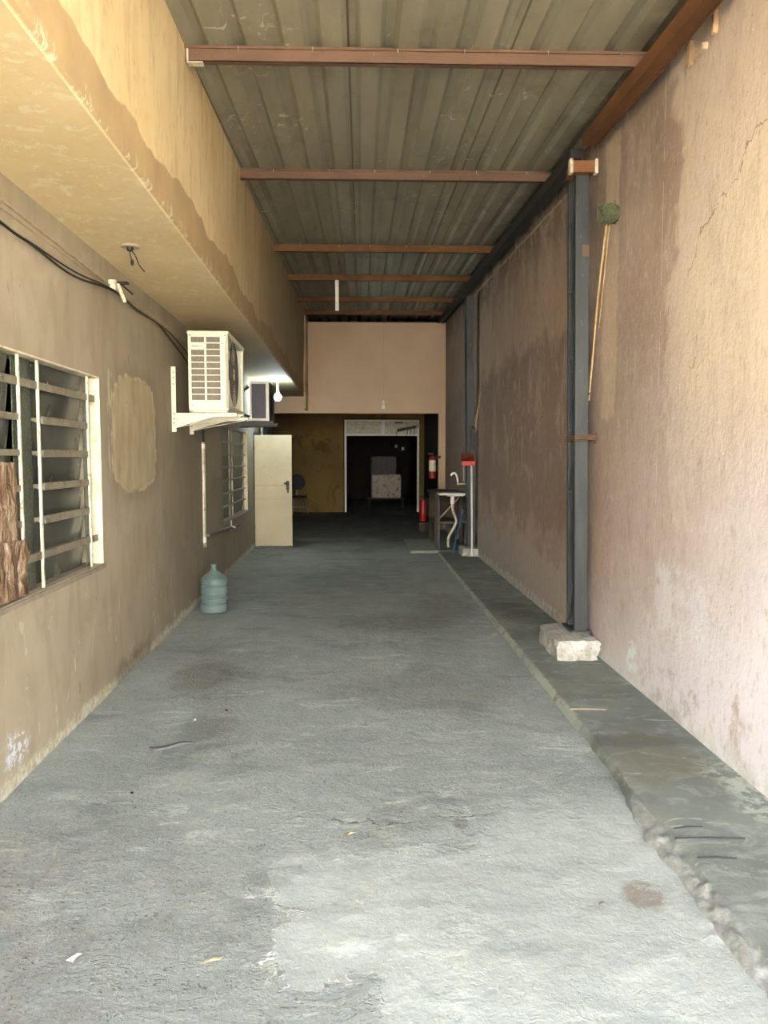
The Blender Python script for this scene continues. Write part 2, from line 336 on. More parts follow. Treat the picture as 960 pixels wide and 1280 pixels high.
def mat_sheet():
    n = NB('weathered_roof_sheet')
    c = n.ramp(n.noise(1.4, 5, .6, st=(2.5, .5, 1)), [(.3, lin((145, 140, 121))), (.7, lin((167, 163, 140)))])
    xm = n.math('FRACT', n.math('DIVIDE', n.math('ADD', n.X, 3.02), .98))
    c = n.mix(n.mul(n.step(xm, .020, .008), .75), c, lin((75, 68, 56)))
    wh = n.mul(n.step(n.noise(5, 7, .72, 1.8), .60, .63), n.step(n.noise(1.3, 3, .5), .50, .6))
    c = n.mix(n.mul(wh, .6), c, lin((228, 224, 206)))
    c = n.mix(n.mul(n.step(n.noise(2.5, 6, .7), .54, .68), .35), c, lin((119, 108, 89)))
    c = n.mix(n.mul(n.step(n.X, 1.35, 1.75), n.step(n.noise(3, 5, .6), .3, .6), .6), c, lin((98, 87, 71)))
    return n.done(c, .62, n.noise(22, 4, .6), .12, .004, metal=.1, spec=.35)
def mat_rust():
    n = NB('red_oxide_steel')
    c = n.ramp(n.noise(3, 5, .6, st=(1, 1, 2)), [(.3, lin((96, 73, 58))), (.7, lin((112, 86, 68)))])
    c = n.mix(n.mul(n.step(n.noise(14, 6, .7), .56, .66), .4), c, lin((82, 54, 35)))
    c = n.mix(n.mul(n.step(n.noise(30, 4, .7), .68, .72), .8), c, lin((155, 153, 132)))
    return n.done(c, .6, n.noise(40, 4), .15, .003, spec=.4)
def mat_rust_dark():
    n = NB('rusty_orange_steel')
    c = n.ramp(n.noise(2.5, 6, .65, st=(1, .4, 1)), [(.3, lin((92, 63, 40))), (.7, lin((133, 91, 59)))])
    c = n.mix(n.mul(n.step(n.noise(20, 5, .7), .6, .68), .5), c, lin((58, 40, 31)))
    return n.done(c, .7, n.noise(40, 4), .25, .004, spec=.3)
def mat_post():
    n = NB('chalky_dark_blue_paint')
    c = n.ramp(n.noise(3, 6, .65, st=(3, 3, .8)), [(.3, lin((38, 44, 46))), (.7, lin((60, 65, 65)))])
    c = n.mix(n.mul(n.step(n.noise(16, 6, .75, st=(1, 1, .4)), .62, .68), .7), c, lin((108, 113, 109)))
    return n.done(c, .55, n.noise(40, 4), .15, .003, spec=.5)
def mat_concrete():
    n = NB('whitish_broken_concrete')
    c = n.ramp(n.noise(9, 6, .7), [(.35, lin((150, 148, 138))), (.65, lin((206, 206, 198)))])
    c = n.mix(n.step(n.voro(24, vec=n.O), .16, .08), c, lin((120, 112, 100)))
    return n.done(c, .9, n.add(n.noise(30, 6, .7), n.voro(26)), .7, .015, spec=.2)
def mat_doorwood():
    n = NB('cream_painted_door')
    c = n.ramp(n.noise(2.2, 5, .6, vec=n.O), [(.3, lin((177, 166, 136))), (.7, lin((195, 185, 155)))])
    c = n.mix(n.mul(n.step(n.noise(9, 6, .75, vec=n.O), .60, .68), .5), c, lin((142, 126, 96)))
    return n.done(c, .55, n.noise(30, 4), .12, .003)
def mat_cardboard():
    n = NB('crumpled_brown_paper')
    c = n.ramp(n.noise(7, 7, .72, 1.2, vec=n.O, st=(1, 3.0, .6)), [(.36, lin((72, 54, 40))), (.5, lin((136, 110, 86))), (.66, lin((196, 178, 152)))])
    return n.done(c, .85, n.noise(16, 6, .75, 1.2, vec=n.O), .9, .03, spec=.1)
def mat_meshglass():
    n = NB('green_patterned_glass')
    v = n.voro(70, vec=n.O)
    c = n.ramp(v, [(.1, lin((96, 104, 84))), (.6, lin((52, 60, 50)))])
    return n.done(c, .35, v, .5, .004, spec=.5)
def mat_jug():
    n = NB('blue_green_plastic')
    c = n.ramp(n.noise(4, 4, .5, vec=n.O), [(.3, lin((102, 126, 124))), (.7, lin((130, 150, 145)))])
    return n.done(c, .30, None, **{'Transmission Weight': .2, 'IOR': 1.3})
M = dict(left=mat_left(), beam=mat_beam(), right=mat_right(), header=mat_header(), ochre=mat_ochre(), floor=mat_floor(), kerb=mat_kerb(),
    sheet=mat_sheet(), rust=mat_rust(), rustd=mat_rust_dark(), post=mat_post(), conc=mat_concrete(), door=mat_doorwood(),
    card=mat_cardboard(), mglass=mat_meshglass(), jug=mat_jug())
M['cream'] = simple('cream_paint', (226, 216, 188), .55, dirt=(190, 172, 138))
M['creamm'] = simple('old_white_paint', (214, 208, 186), .5, dirt=(140, 120, 92), dscale=22)
M['greybar'] = simple('grey_louvre_metal', (150, 142, 122), .5, metal=.15, dirt=(104, 92, 72), dscale=16)
M['sill'] = simple('grey_sill_cement', (146, 136, 120), .85, bump=.4, bd=.01)
M['acbody'] = simple('cream_enamel', (228, 224, 202), .4, var=.05)
M['acdark'] = simple('grey_coil_fins', (122, 112, 98), .6, metal=.1, scale=40)
M['acgrey'] = simple('grey_fan_mesh', (92, 86, 76), .55, metal=.2)
M['black'] = simple('black_plastic', (34, 33, 32), .45)
M['darkgrey'] = simple('dark_grey_metal', (62, 62, 62), .5, metal=.3)
M['coilblue'] = simple('dark_blue_grey_coil', (74, 76, 84), .5, metal=.2, scale=60)
M['white'] = simple('white_plastic', (232, 232, 226), .4, var=.05)
M['whitemetal'] = simple('white_metal_frame', (248, 246, 238), .45, var=.05)
M['panel'] = simple('off_white_panel', (226, 216, 192), .6, dirt=(150, 138, 116), dscale=4)
M['red'] = simple('red_plastic', (196, 34, 26), .4, var=.08)
M['redpaint'] = simple('red_enamel', (170, 24, 20), .3, var=.08)
M['darkwood'] = simple('dark_stained_wood', (62, 50, 38), .7, scale=8)
M['bamboo'] = simple('pale_bamboo', (176, 148, 108), .6, var=.2, scale=30, dirt=(150, 116, 74), dscale=14)
M['bristle'] = simple('dull_green_bristle', (92, 100, 72), .9, var=.3, scale=60, bump=.9, bd=.02)
M['rope'] = simple('brown_rope', (112, 84, 62), .9, var=.2, scale=60)
M['cable'] = simple('black_cable', (38, 32, 27), .6)
M['pipe_brown'] = simple('brown_painted_pipe', (104, 88, 66), .6)
M['conduit'] = simple('painted_over_conduit', (178, 160, 132), .7)
M['steel'] = simple('dull_steel', (168, 166, 160), .35, metal=.7)
M['blue'] = simple('blue_paint', (46, 92, 128), .45)
M['leaf'] = simple('dry_leaf', (202, 192, 152), .8, var=.2, scale=40)
M['straw'] = simple('yellow_straw_paper', (186, 164, 116), .8, var=.2, scale=40)
M['paper'] = simple('white_paper', (228, 230, 226), .8, var=.05)
M['rubber'] = simple('grey_rubber', (108, 108, 106), .8)
M['stone'] = simple('grey_stone', (120, 118, 110), .9, bump=.5)
M['orangebrick'] = simple('orange_brick', (176, 146, 112), .9, bump=.5, bd=.01)
M['plasterbit'] = simple('pale_mortar', (186, 168, 142), .9, bump=.6, bd=.01)
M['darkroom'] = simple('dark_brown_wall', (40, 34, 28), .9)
M['crate'] = simple('dirty_white_sack', (190, 178, 162), .8, dirt=(128, 92, 76), dscale=5, bump=.5, bd=.02)
M['greybox'] = simple('dark_grey_carton', (92, 90, 88), .8)
M['yard'] = simple('pale_yard_paving', (214, 198, 168), .9, scale=1)
M['bouncewall'] = simple('sun_bounce_wall', (238, 235, 228), .9, scale=1)
M['porcelain'] = simple('white_enamel', (232, 230, 224), .25, var=.04)
gl = NB('dusty_grey_glass')
gcol = gl.ramp(gl.noise(3, 5, .6, vec=gl.O), [(.35, lin((120, 126, 116))), (.65, lin((160, 162, 148)))])
M['glass'] = gl.done(gcol, gl.ramp(gl.noise(5, 4, .6), [(.3, (.08,)*3+(1,)), (.7, (.3,)*3+(1,))]), None, **{'Transmission Weight': .75, 'IOR': 1.3})
em = bpy.data.materials.new('glowing_white_led'); em.use_nodes = True; em.node_tree.nodes.clear()
e1 = em.node_tree.nodes.new('ShaderNodeEmission'); e1.inputs[0].default_value = (.72, .90, 1.0, 1); e1.inputs[1].default_value = 85
e2 = em.node_tree.nodes.new('ShaderNodeOutputMaterial'); em.node_tree.links.new(e1.outputs[0], e2.inputs[0]); M['led'] = em

# ------------------------------------------------------------------ mesh helpers
class MB:
    def __init__(s): s.v = []; s.f = []
    def add(s, v, f):
        k = len(s.v); s.v += [tuple(p) for p in v]; s.f += [tuple(i+k for i in q) for q in f]; return s
    def box(s, a, b, rz=0, piv=None, sh=0):
        x0, y0, z0 = a; x1, y1, z1 = b
        v = [Vector(p) for p in [(x0,y0,z0),(x1,y0,z0),(x1,y1,z0),(x0,y1,z0),(x0+sh,y0,z1),(x1+sh,y0,z1),(x1+sh,y1,z1),(x0+sh,y1,z1)]]
        if rz:
            pv = Vector(piv or ((x0+x1)/2, (y0+y1)/2, 0)); R = Matrix.Rotation(rz, 3, 'Z'); v = [R @ (p-pv)+pv for p in v]
        return s.add(v, [(0,3,2,1),(4,5,6,7),(0,1,5,4),(1,2,6,5),(2,3,7,6),(3,0,4,7)])
    def bar(s, p, q, wx, wy, up=(0,0,1)):      # rectangular bar from p to q
        p = Vector(p); q = Vector(q); d = (q-p).normalized(); u = Vector(up)
        if abs(d.dot(u)) > .95: u = Vector((0,1,0))
        r = d.cross(u).normalized()*wx/2; t = r.cross(d).normalized()*wy/2
        v = [p-r-t, p+r-t, p+r+t, p-r+t, q-r-t, q+r-t, q+r+t, q-r+t]
        return s.add(v, [(0,3,2,1),(4,5,6,7),(0,1,5,4),(1,2,6,5),(2,3,7,6),(3,0,4,7)])
    def tube(s, pts, r, n=10, cap=True):
        pts = [Vector(p) for p in pts]; k = len(pts); rs = r if isinstance(r, (list, tuple)) else [r]*k
        v = []; prev = None
        for i, p in enumerate(pts):
            d = ((pts[min(i+1, k-1)] - pts[max(i-1, 0)])).normalized()
            a = prev if prev is not None else (Vector((0,0,1)) if abs(d.z) < .9 else Vector((1,0,0)))
            a = (a - d*a.dot(d)).normalized(); prev = a; b = d.cross(a)
            for j in range(n):
                t = 2*math.pi*j/n; v.append(p + (a*math.cos(t)+b*math.sin(t))*rs[i])
        f = [(i*n+j, i*n+(j+1) % n, (i+1)*n+(j+1) % n, (i+1)*n+j) for i in range(k-1) for j in range(n)]
        if cap: f += [tuple(range(n))[::-1], tuple((k-1)*n+j for j in range(n))]
        return s.add(v, f)
    def lathe(s, prof, n=32, c=(0,0,0), cap=True):
        v = []; k = len(prof)
        for r, z in prof:
            for j in range(n):
                t = 2*math.pi*j/n; v.append((c[0]+r*math.cos(t), c[1]+r*math.sin(t), c[2]+z))
        f = [(i*n+j, i*n+(j+1) % n, (i+1)*n+(j+1) % n, (i+1)*n+j) for i in range(k-1) for j in range(n)]
        if cap: f += [tuple(range(n))[::-1], tuple((k-1)*n+j for j in range(n))]
        return s.add(v, f)
    def ring_yz(s, R, r, c, n=28, m=6):        # torus lying in the y-z plane
        v = []; f = []
        for i in range(n):
            t = 2*math.pi*i/n
            for j in range(m):
                u = 2*math.pi*j/m; rr = R+r*math.cos(u)
                v.append((c[0]+r*math.sin(u), c[1]+rr*math.cos(t), c[2]+rr*math.sin(t)))
        for i in range(n):
            for j in range(m):
                f.append((i*m+j, i*m+(j+1) % m, ((i+1) % n)*m+(j+1) % m, ((i+1) % n)*m+j))
        return s.add(v, f)
    def prism(s, poly, axis, a, b):            # poly = 2D points, extruded along axis from a to b
        def P(p, t):
            return {'x': (t, p[0], p[1]), 'y': (p[0], t, p[1]), 'z': (p[0], p[1], t)}[axis]
        n = len(poly)
        v = [P(p, a) for p in poly] + [P(p, b) for p in poly]
        f = [(i, (i+1) % n, n+(i+1) % n, n+i) for i in range(n)] + [tuple(range(n))[::-1], tuple(range(n, 2*n))]
        return s.add(v, f)
def setp(o, label=None, cat=None, group=None, kind=None):
    if label: o['label'] = label
    if cat: o['category'] = cat
    if group: o['group'] = group
    if kind: o['kind'] = kind
    return o
def obj(name, mb, mat, parent=None, loc=(0,0,0), rz=0, bevel=0, smooth=False, **tags):
    me = bpy.data.meshes.new(name); me.from_pydata(mb.v, [], mb.f); me.update()
    bm = bmesh.new(); bm.from_mesh(me); bmesh.ops.recalc_face_normals(bm, faces=bm.faces); bm.to_mesh(me); bm.free()
    me.materials.append(M[mat] if isinstance(mat, str) else mat)
    if smooth: me.polygons.foreach_set('use_smooth', [True]*len(me.polygons))
    o = bpy.data.objects.new(name, me); COL.objects.link(o); o.location = loc; o.rotation_euler = (0, 0, rz)
    if parent: o.parent = parent
    if bevel:
        m = o.modifiers.new('bevel', 'BEVEL'); m.width = bevel; m.segments = 2; m.limit_method = 'ANGLE'
    if smooth:
        m = o.modifiers.new('edges', 'EDGE_SPLIT'); m.split_angle = math.radians(40)
    return setp(o, **tags)
def thing(name, loc, rz=0, **tags):
    o = bpy.data.objects.new(name, None); COL.objects.link(o); o.location = loc; o.rotation_euler = (0, 0, rz)
    o.empty_display_size = .1
    return setp(o, **tags)
def copy_tree(o, parent=None):
    c = o.copy(); COL.objects.link(c); c.parent = parent
    for ch in [x for x in list(COL.objects) if x.parent == o]: copy_tree(ch, c)
    return c

AL = .0225                                    # the left building stands slightly askew
def LX(y): return -1.60-.0225*y
def BX(y): return -.99-.0148*y                # lower arris of the overhang
def RX(y): return 1.85
def RZ(y): return 3.80+.052*y                 # underside of the roof sheets / top of the purlins

# ------------------------------------------------------------------ walls with openings
def panel(mb, u0, u1, v0, v1, holes, th):      # in the local y-z plane, face at x=0, body to x=-th
    us = sorted({u0, u1, *[h[0] for h in holes], *[h[1] for h in holes]})
    vs_ = sorted({v0, v1, *[h[2] for h in holes], *[h[3] for h in holes]})
    us = [u for u in us if u0 <= u <= u1]; vs_ = [v for v in vs_ if v0 <= v <= v1]
    def hole(a, b): return any(h[0] < a < h[1] and h[2] < b < h[3] for h in holes)
    nu, nv = len(us)-1, len(vs_)-1
    solid = {(i, j): not hole((us[i]+us[i+1])/2, (vs_[j]+vs_[j+1])/2) for i in range(nu) for j in range(nv)}
    for (i, j), ok in solid.items():
        if not ok: continue
        a, b, c, d = us[i], us[i+1], vs_[j], vs_[j+1]
        for x in (0, -th): mb.add([(x,a,c),(x,b,c),(x,b,d),(x,a,d)], [(0,1,2,3)])
        for (di, dj, q) in ((-1,0,((0,a,c),(0,a,d),(-th,a,d),(-th,a,c))), (1,0,((0,b,c),(0,b,d),(-th,b,d),(-th,b,c))),
                            (0,-1,((0,a,c),(0,b,c),(-th,b,c),(-th,a,c))), (0,1,((0,a,d),(0,b,d),(-th,b,d),(-th,a,d)))):
            if not solid.get((i+di, j+dj), False): mb.add(q, [(0,1,2,3)])
    return mb
W1 = (2.55, 5.12, .90, 2.12); W2 = (10.22, 12.75, .74, 2.00); D1 = (13.72, 14.45, -.1, 2.05); CH = (8.74, 8.95, .56, 2.0)
wl = obj('wall_left', panel(MB(), -1.6, 17.3, -.1, 2.93, [W1, W2, D1, CH], .16), 'left', loc=(-1.60, 0, 0), rz=AL, kind='structure')
# overhang of the upper floor above the left wall
mb = MB(); y0, y1 = -1.6, 18.2; sec = []
for i in range(25):
    y = y0+(y1-y0)*i/24; xb = BX(y); xt = -.985-.0115*y
    j = .006*noise.noise(Vector((y*2.1, 3, 1)))
    sec.append([(-7, y, 2.93), (xb-.02, y, 2.93), (xb+j, y, 2.95), (xb+(xt-xb)*.5, y, 3.7), (xt, y, 5.3), (-7, y, 5.3)])
v = [p for s_ in sec for p in s_]; f = []
for i in range(24):
    for k in range(6): f.append((i*6+k, i*6+(k+1) % 6, (i+1)*6+(k+1) % 6, (i+1)*6+k))
f += [tuple(range(6))[::-1], tuple(24*6+k for k in range(6))]
obj('wall_upper_left', mb.add(v, f), 'beam', kind='structure')
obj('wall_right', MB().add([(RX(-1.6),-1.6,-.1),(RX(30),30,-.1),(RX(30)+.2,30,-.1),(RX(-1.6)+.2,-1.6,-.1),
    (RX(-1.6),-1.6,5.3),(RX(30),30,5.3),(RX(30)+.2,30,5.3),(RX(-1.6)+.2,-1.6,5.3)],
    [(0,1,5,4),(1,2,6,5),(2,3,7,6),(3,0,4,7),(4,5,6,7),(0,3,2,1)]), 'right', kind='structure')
# header wall at the end of the alley, with its right pier
mb = MB(); mb.box((-4.3, 17.0, 2.57), (1.92, 17.18, 4.54)); mb.box((1.70, 17.0, -.05), (1.92, 17.18, 2.57))
obj('wall_header', mb, 'header', kind='structure')
# pier at the far end of the overhang
obj('trim_1', MB().box((-1.21, 16.3, 2.62), (-1.165, 17.0, 4.6)), 'beam', kind='structure')
# hidden storeroom behind the left wall
mb = MB(); mb.box((-6.2, -1.6, -.1), (-6.05, 17.3, 2.93)); mb.box((-6.2, -1.6, -.1), (-1.8, -1.45, 2.93)); mb.box((-6.2, 9.0, -.1), (-2.05, 9.15, 2.93))
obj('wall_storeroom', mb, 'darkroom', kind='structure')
obj('trim_2', MB().box((-.16, 8.66, .52), (-.09, 9.02, 2.05)), 'black', loc=(-1.6, 0, 0), rz=AL, kind='structure')  # back of the chase coloured black to stand in for its shade
# back room
mb = MB(); panel(mb, -4.3, 2.2, -.1, 3.35, [(-.53, 1.71, -.2, 2.74)], .18)
mb.v = [(-p[1], p[0], p[2]) for p in mb.v]; mb.v = [(-p[0], -p[1], p[2]) for p in mb.v]
obj('wall_back', mb, 'ochre', loc=(0, 22.62, 0), kind='structure')
mb = MB(); mb.box((-4.3, 17.18, -.1), (-4.15, 22.62, 3.35)); mb.box((-4.3, 17.0, -.1), (-2.0, 17.18, 2.57))
obj('wall_back_left', mb, 'ochre', kind='structure')
obj('wall_back_right', MB().box((1.84, 17.18, -.1), (1.92, 30, 3.3)), 'darkroom', kind='structure')
mb = MB(); mb.box((-4.3, 17.18, 3.25), (1.95, 30, 3.4)); mb.box((-4.3, 18.0, 3.4), (2.1, 18.15, 5.3))  # upper box is an added closing wall that keeps light out
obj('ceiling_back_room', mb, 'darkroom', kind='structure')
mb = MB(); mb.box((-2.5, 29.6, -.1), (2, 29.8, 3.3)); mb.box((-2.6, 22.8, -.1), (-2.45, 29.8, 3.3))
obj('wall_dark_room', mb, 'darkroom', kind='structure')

# ------------------------------------------------------------------ floor
mb = MB()
def fh(x, y):
    a = noise.fractal(Vector((x*1.1, y*1.1, 0)), 1.0, 2.0, 4)*.008 + noise.fractal(Vector((x*6, y*8, 2)), .75, 2.0, 4)*.0030
    return a
nx, ny = 170, 330; X0, X1, Y0, Y1 = -2.1, 1.5, 1.2, 9.0
v = [(X0+(X1-X0)*i/nx, Y0+(Y1-Y0)*j/ny, 0) for j in range(ny+1) for i in range(nx+1)]
def edge(x, y): return min(1, max(0, (min(x-X0, X1-x, y-Y0, Y1-y))/.15))
v = [(x, y, fh(x, y)*edge(x, y)) for x, y, _ in v]
mb.add(v, [(j*(nx+1)+i, j*(nx+1)+i+1, (j+1)*(nx+1)+i+1, (j+1)*(nx+1)+i) for j in range(ny) for i in range(nx)])
mb.add([(-6.2,-3,0),(2.1,-3,0),(2.1,1.2,0),(-6.2,1.2,0)], [(0,1,2,3)])
mb.add([(-6.2,9,0),(2.1,9,0),(2.1,30,0),(-6.2,30,0)], [(0,1,2,3)])
mb.add([(-6.2,1.2,0),(-2.1,1.2,0),(-2.1,9,0),(-6.2,9,0)], [(0,1,2,3)])
mb.add([(1.5,1.2,0),(2.1,1.2,0),(2.1,9,0),(1.5,9,0)], [(0,1,2,3)])
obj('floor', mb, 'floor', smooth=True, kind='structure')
# open yard behind the camera, with an unseen wall added to bounce sunlight in
obj('floor_yard', MB().box((-30, -26, -.3), (30, -3, 0)), 'yard', kind='structure')
obj('wall_yard_bounce', MB().box((-30, -19.4, 0), (30, -19, 8.5)), 'bouncewall', kind='structure')
# raised cement strip along the right wall
mb = MB(); rows = []
N = 560
for j in range(N+1):
    y = .6 + 12.2*j/N
    e = 1.285 + .016*noise.fractal(Vector((y*2.3, 0, 5)), 1, 2, 4) - (.03*math.exp(-((y-3.35)/.25)**2))
    rag = max(0, 1-max(0, y-3.0)/.5)            # the bank is broken near the camera
    h = .048 if y < 7 else .048-.02*min(1, (y-7)/4)
    bank = .020 + .065*rag + .035*abs(noise.noise(Vector((y*6, 1, 0))))*(.4+rag)
    r = []
    for k in range(12):
        t = k/11; x = e-bank*(1-t)
        zz = h*(t**.8) + .016*noise.fractal(Vector((x*20, y*20, 3)), .8, 2, 3)*(.4+.9*rag)*math.sin(math.pi*t)
        r.append((x, y, -.02 if k == 0 else zz))
    for k in range(1, 9):
        x = e+(RX(y)+.03-e)*k/8
        r.append((x, y, h+.0035*noise.noise(Vector((x*4, y*3, 0)))))
    rows.append(r)
m_ = len(rows[0]); v = [p for r in rows for p in r]
mb.add(v, [(j*m_+i, j*m_+i+1, (j+1)*m_+i+1, (j+1)*m_+i) for j in range(N) for i in range(m_-1)])
r0, r1 = rows[0], rows[-1]
mb.add(r0+[(RX(.6)+.03, .6, -.02)], [tuple(range(m_+1))]); mb.add(r1+[(RX(12.8)+.03, 12.8, -.02)], [tuple(range(m_+1))])
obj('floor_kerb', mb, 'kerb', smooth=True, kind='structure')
obj('floor_step', MB().box((.80, 12.80, -.02), (1.9, 14.6, .045)), 'kerb', bevel=.012, kind='structure')

# ------------------------------------------------------------------ roof
mb = MB(); prof = []; x = -1.35
while x < 2.0:
    prof += [(x, 0), (x+.115, 0), (x+.145, .036), (x+.195, .036), (x+.225, 0)]; x += .225
prof = [p for i, p in enumerate(prof) if i == 0 or p != prof[i-1]]
YA, YB = .7, 18.1
v = [(px, YA, RZ(YA)+pz+.002) for px, pz in prof]+[(px, YB, RZ(YB)+pz+.002) for px, pz in prof]
k = len(prof)
mb.add(v, [(i, i+1, k+i+1, k+i) for i in range(k-1)])
v = [(a, b, c+.003) for a, b, c in v]; mb.add(v, [(i, i+1, k+i+1, k+i) for i in range(k-1)])
obj('ceiling', mb, 'sheet', kind='structure')
PUR = [(2.3, 1.86, 'rust'), (4.8, 1.835, 'rust'), (7.08, 1.78, 'rust'), (10.1, 1.78, 'rustd'), (12.2, 1.78, 'rustd'), (14.4, 1.78, 'rustd'), (16.2, 1.78, 'rustd')]
desc = ['', 'the one nearest the camera', 'second from the camera', 'third from the camera', 'fourth from the camera, a white pipe hangs from it', 'fifth from the camera', 'farthest one by the end wall']
for i, (y, xr, mt) in enumerate(PUR):
    if i == 0: continue
    z = RZ(y)
    xl = -.985-.0115*y-.02
    mb = MB()
    zt, zb = z, z-.086
    mb.box((xl, y, zb), (xr, y+.004, zt)); mb.box((xl, y, zb), (xr, y+.045, zb+.004)); mb.box((xl, y, zt-.004), (xr, y+.045, zt))
    mb.box((xl, y-.012, zt-.016), (xr, y+.001, zt-.001)) # lip
    mb.box((xl, y+.041, zb), (xr, y+.045, zb+.016))
    t = thing('roof_purlin', ((xl+xr)/2, y, z), label='reddish steel roof purlin, '+desc[i], cat='roof beam', group='purlins across the roof')
    mb.v = [(a-(xl+xr)/2, b-y, c-z) for a, b, c in mb.v]
    obj('channel', mb, mt, t)
    if i < 4:
        for q in range(6 if i < 3 else 4):
            cx = xl+.35+q*(xr-xl-.6)/5+random.uniform(-.05, .05)
            c_ = MB().tube([(0, -.018, -.03), (0, -.020, -.012), (0, -.006, .0)], .0035, 6)
            obj('hook_bolt', c_, 'steel', t, loc=(cx-(xl+xr)/2, 0, 0))
    if i == 1:
        e_ = MB().box((0, -.004, -.088), (.006, .05, 0)).box((-.06, -.006, -.098), (.006, .045, -.090))
        obj('end_plate', e_, 'creamm', t, loc=(xr-(xl+xr)/2, 0, 0), label='whitish plate on the right end of the beam')
        e_ = MB().box((-.006, -.004, -.094), (0.004, .05, 0)).box((-.006, -.006, -.098), (.09, .045, -.091))
        obj('end_plate', e_, 'creamm', t, loc=(xl+.028-(xl+xr)/2, 0, 0), label='whitish plate on the left end of the beam')
# longitudinal eave beams below the purlins
EH = .075
def eave(ya, yb, xa, xb, mat, label):
    mb = MB(); vv = []
    for y in (ya, yb):
        zt = RZ(y)-.088
        vv += [(xa, y, zt-EH), (xb, y, zt-EH), (xb, y, zt), (xa, y, zt)]
    mb.add(vv, [(0,1,2,3),(7,6,5,4),(0,4,5,1),(1,5,6,2),(2,6,7,3),(3,7,4,0)])
    # flange lips of the open channel
    for x in (xa, xb-.006):
        vv = []
        for y in (ya, yb):
            zt = RZ(y)-.088-EH
            vv += [(x, y, zt-.02), (x+.006, y, zt-.02), (x+.006, y, zt+.001), (x, y, zt+.001)]
        mb.add(vv, [(0,1,2,3),(7,6,5,4),(0,4,5,1),(1,5,6,2),(2,6,7,3),(3,7,4,0)])
    mb.v = [(a-xa, b-ya, c-RZ(ya)) for a, b, c in mb.v]
    return obj('eave_beam', mb, mat, loc=(xa, ya, RZ(ya)), label=label, cat='roof beam')
eave(.9, 5.93, 1.665, 1.765, 'rustd', 'rusty orange steel beam running to the viewer along the top of the right wall')
eave(6.22, 16.9, 1.66, 1.76, 'darkgrey', 'steel beam, shadow painted in, along the top of the right wall beyond the first post')  # the shadow on this stretch is put into its dark colour

# ------------------------------------------------------------------ posts
def make_post():
    t = thing('steel_post', (1.70, 6.02, .22), label='dark blue-grey laced steel post on the near white concrete block', cat='post', group='steel posts along the right wall')
    H = 3.545; s = -.052
    def leg(y0, y1):
        m = MB(); m.box((0, y0, 0), (.104, y1, H), sh=s); return m
    obj('front_leg', leg(0, .045), 'post', t, bevel=.004)
    obj('rear_leg', leg(.20, .245), 'post', t, bevel=.004)
    obj('web', MB().box((.088, .04, .02), (.10, .205, H-.02), sh=s), 'post', t)
    m = MB(); n = 13
    for i in range(n):
        z0 = .04+i*(H-.08)/n; z1 = z0+(H-.08)/n
        a, b = (.05, .21) if i % 2 else (.21, .05)
        m.bar((.012+s*z0/H, a, z0), (.012+s*z1/H, b, z1), .008, .028, up=(1, 0, 0))
    obj('lacing', m, 'post', t)
    obj('base_plate', MB().box((-.03, -.03, -.008), (.13, .27, 0.004)), 'darkgrey', t)
    return t
p1 = make_post()
p2 = copy_tree(p1); p2.location = (1.70, 12.2, .182); p2.scale = (1.06, 1, 1.116)
obj('patch_plate', MB().box((.008, -.006, 2.93), (.062, .0, 3.02)), 'rust', p1, bevel=.002, label='small rusty plate near the top')
p2['label'] = 'dark laced steel post farther back beside the sink, on a small grey block'
def ragged_block(name, a, b, loc, amp, seed, label, mat='conc', n=9):
    bm = bmesh.new(); bmesh.ops.create_cube(bm, size=1)
    bmesh.ops.subdivide_edges(bm, edges=bm.edges[:], cuts=n, use_grid_fill=True)
    for v_ in bm.verts:
        p = v_.co.copy()
        # round the corners, then roughen
        L = sum(1 for c in p if abs(abs(c)-.5) < 1e-4)
        q = Vector((p.x*(b[0]-a[0]), p.y*(b[1]-a[1]), (p.z+.5)*(b[2]-a[2])))
        if L >= 2: q = Vector((q.x*.975, q.y*.975, q.z*.985))
        if L >= 3: q = Vector((q.x*.97, q.y*.97, q.z*.98))
        d = noise.fractal(Vector((q.x*14+seed, q.y*14, q.z*14)), .8, 2, 3)
        q += Vector((p.x, p.y, p.z*.6))*d*amp*2
        if q.z < 0: q.z = 0
        v_.co = q
    me = bpy.data.meshes.new(name); bm.to_mesh(me); bm.free(); me.materials.append(M[mat])
    me.polygons.foreach_set('use_smooth', [True]*len(me.polygons))
    o = bpy.data.objects.new(name, me); COL.objects.link(o); o.location = loc
    m = o.modifiers.new('edges', 'EDGE_SPLIT'); m.split_angle = math.radians(50)
    return setp(o, label, 'concrete block', 'footing blocks of the posts')
b1 = ragged_block('concrete_block', (0,0,0), (.325,.62,.165), (1.655, 6.06, .036), .022, 1, 'whitish broken concrete block under the near steel post')
b2 = ragged_block('concrete_block', (0,0,0), (.30,.45,.125), (1.74, 12.28, .036), .012, 8, 'small grey concrete block under the far steel post by the sink')
# short channel stub with white cut ends on top of the near post
t = thing('channel_stub', (1.70, 5.985, 3.772), label='short rust-brown channel with white cut ends on top of the near post', cat='bracket')
obj('channel', MB().box((-.085, 0, 0), (.085, .2, .09)), 'rustd', t, bevel=.006)
obj('end_cap', MB().box((-.112, -.012, -.010), (-.083, .05, .100)), 'creamm', t, bevel=.008, label='white left end')
obj('end_cap', MB().box((.083, -.012, -.010), (.108, .05, .102)), 'creamm', t, bevel=.008, label='white right end')
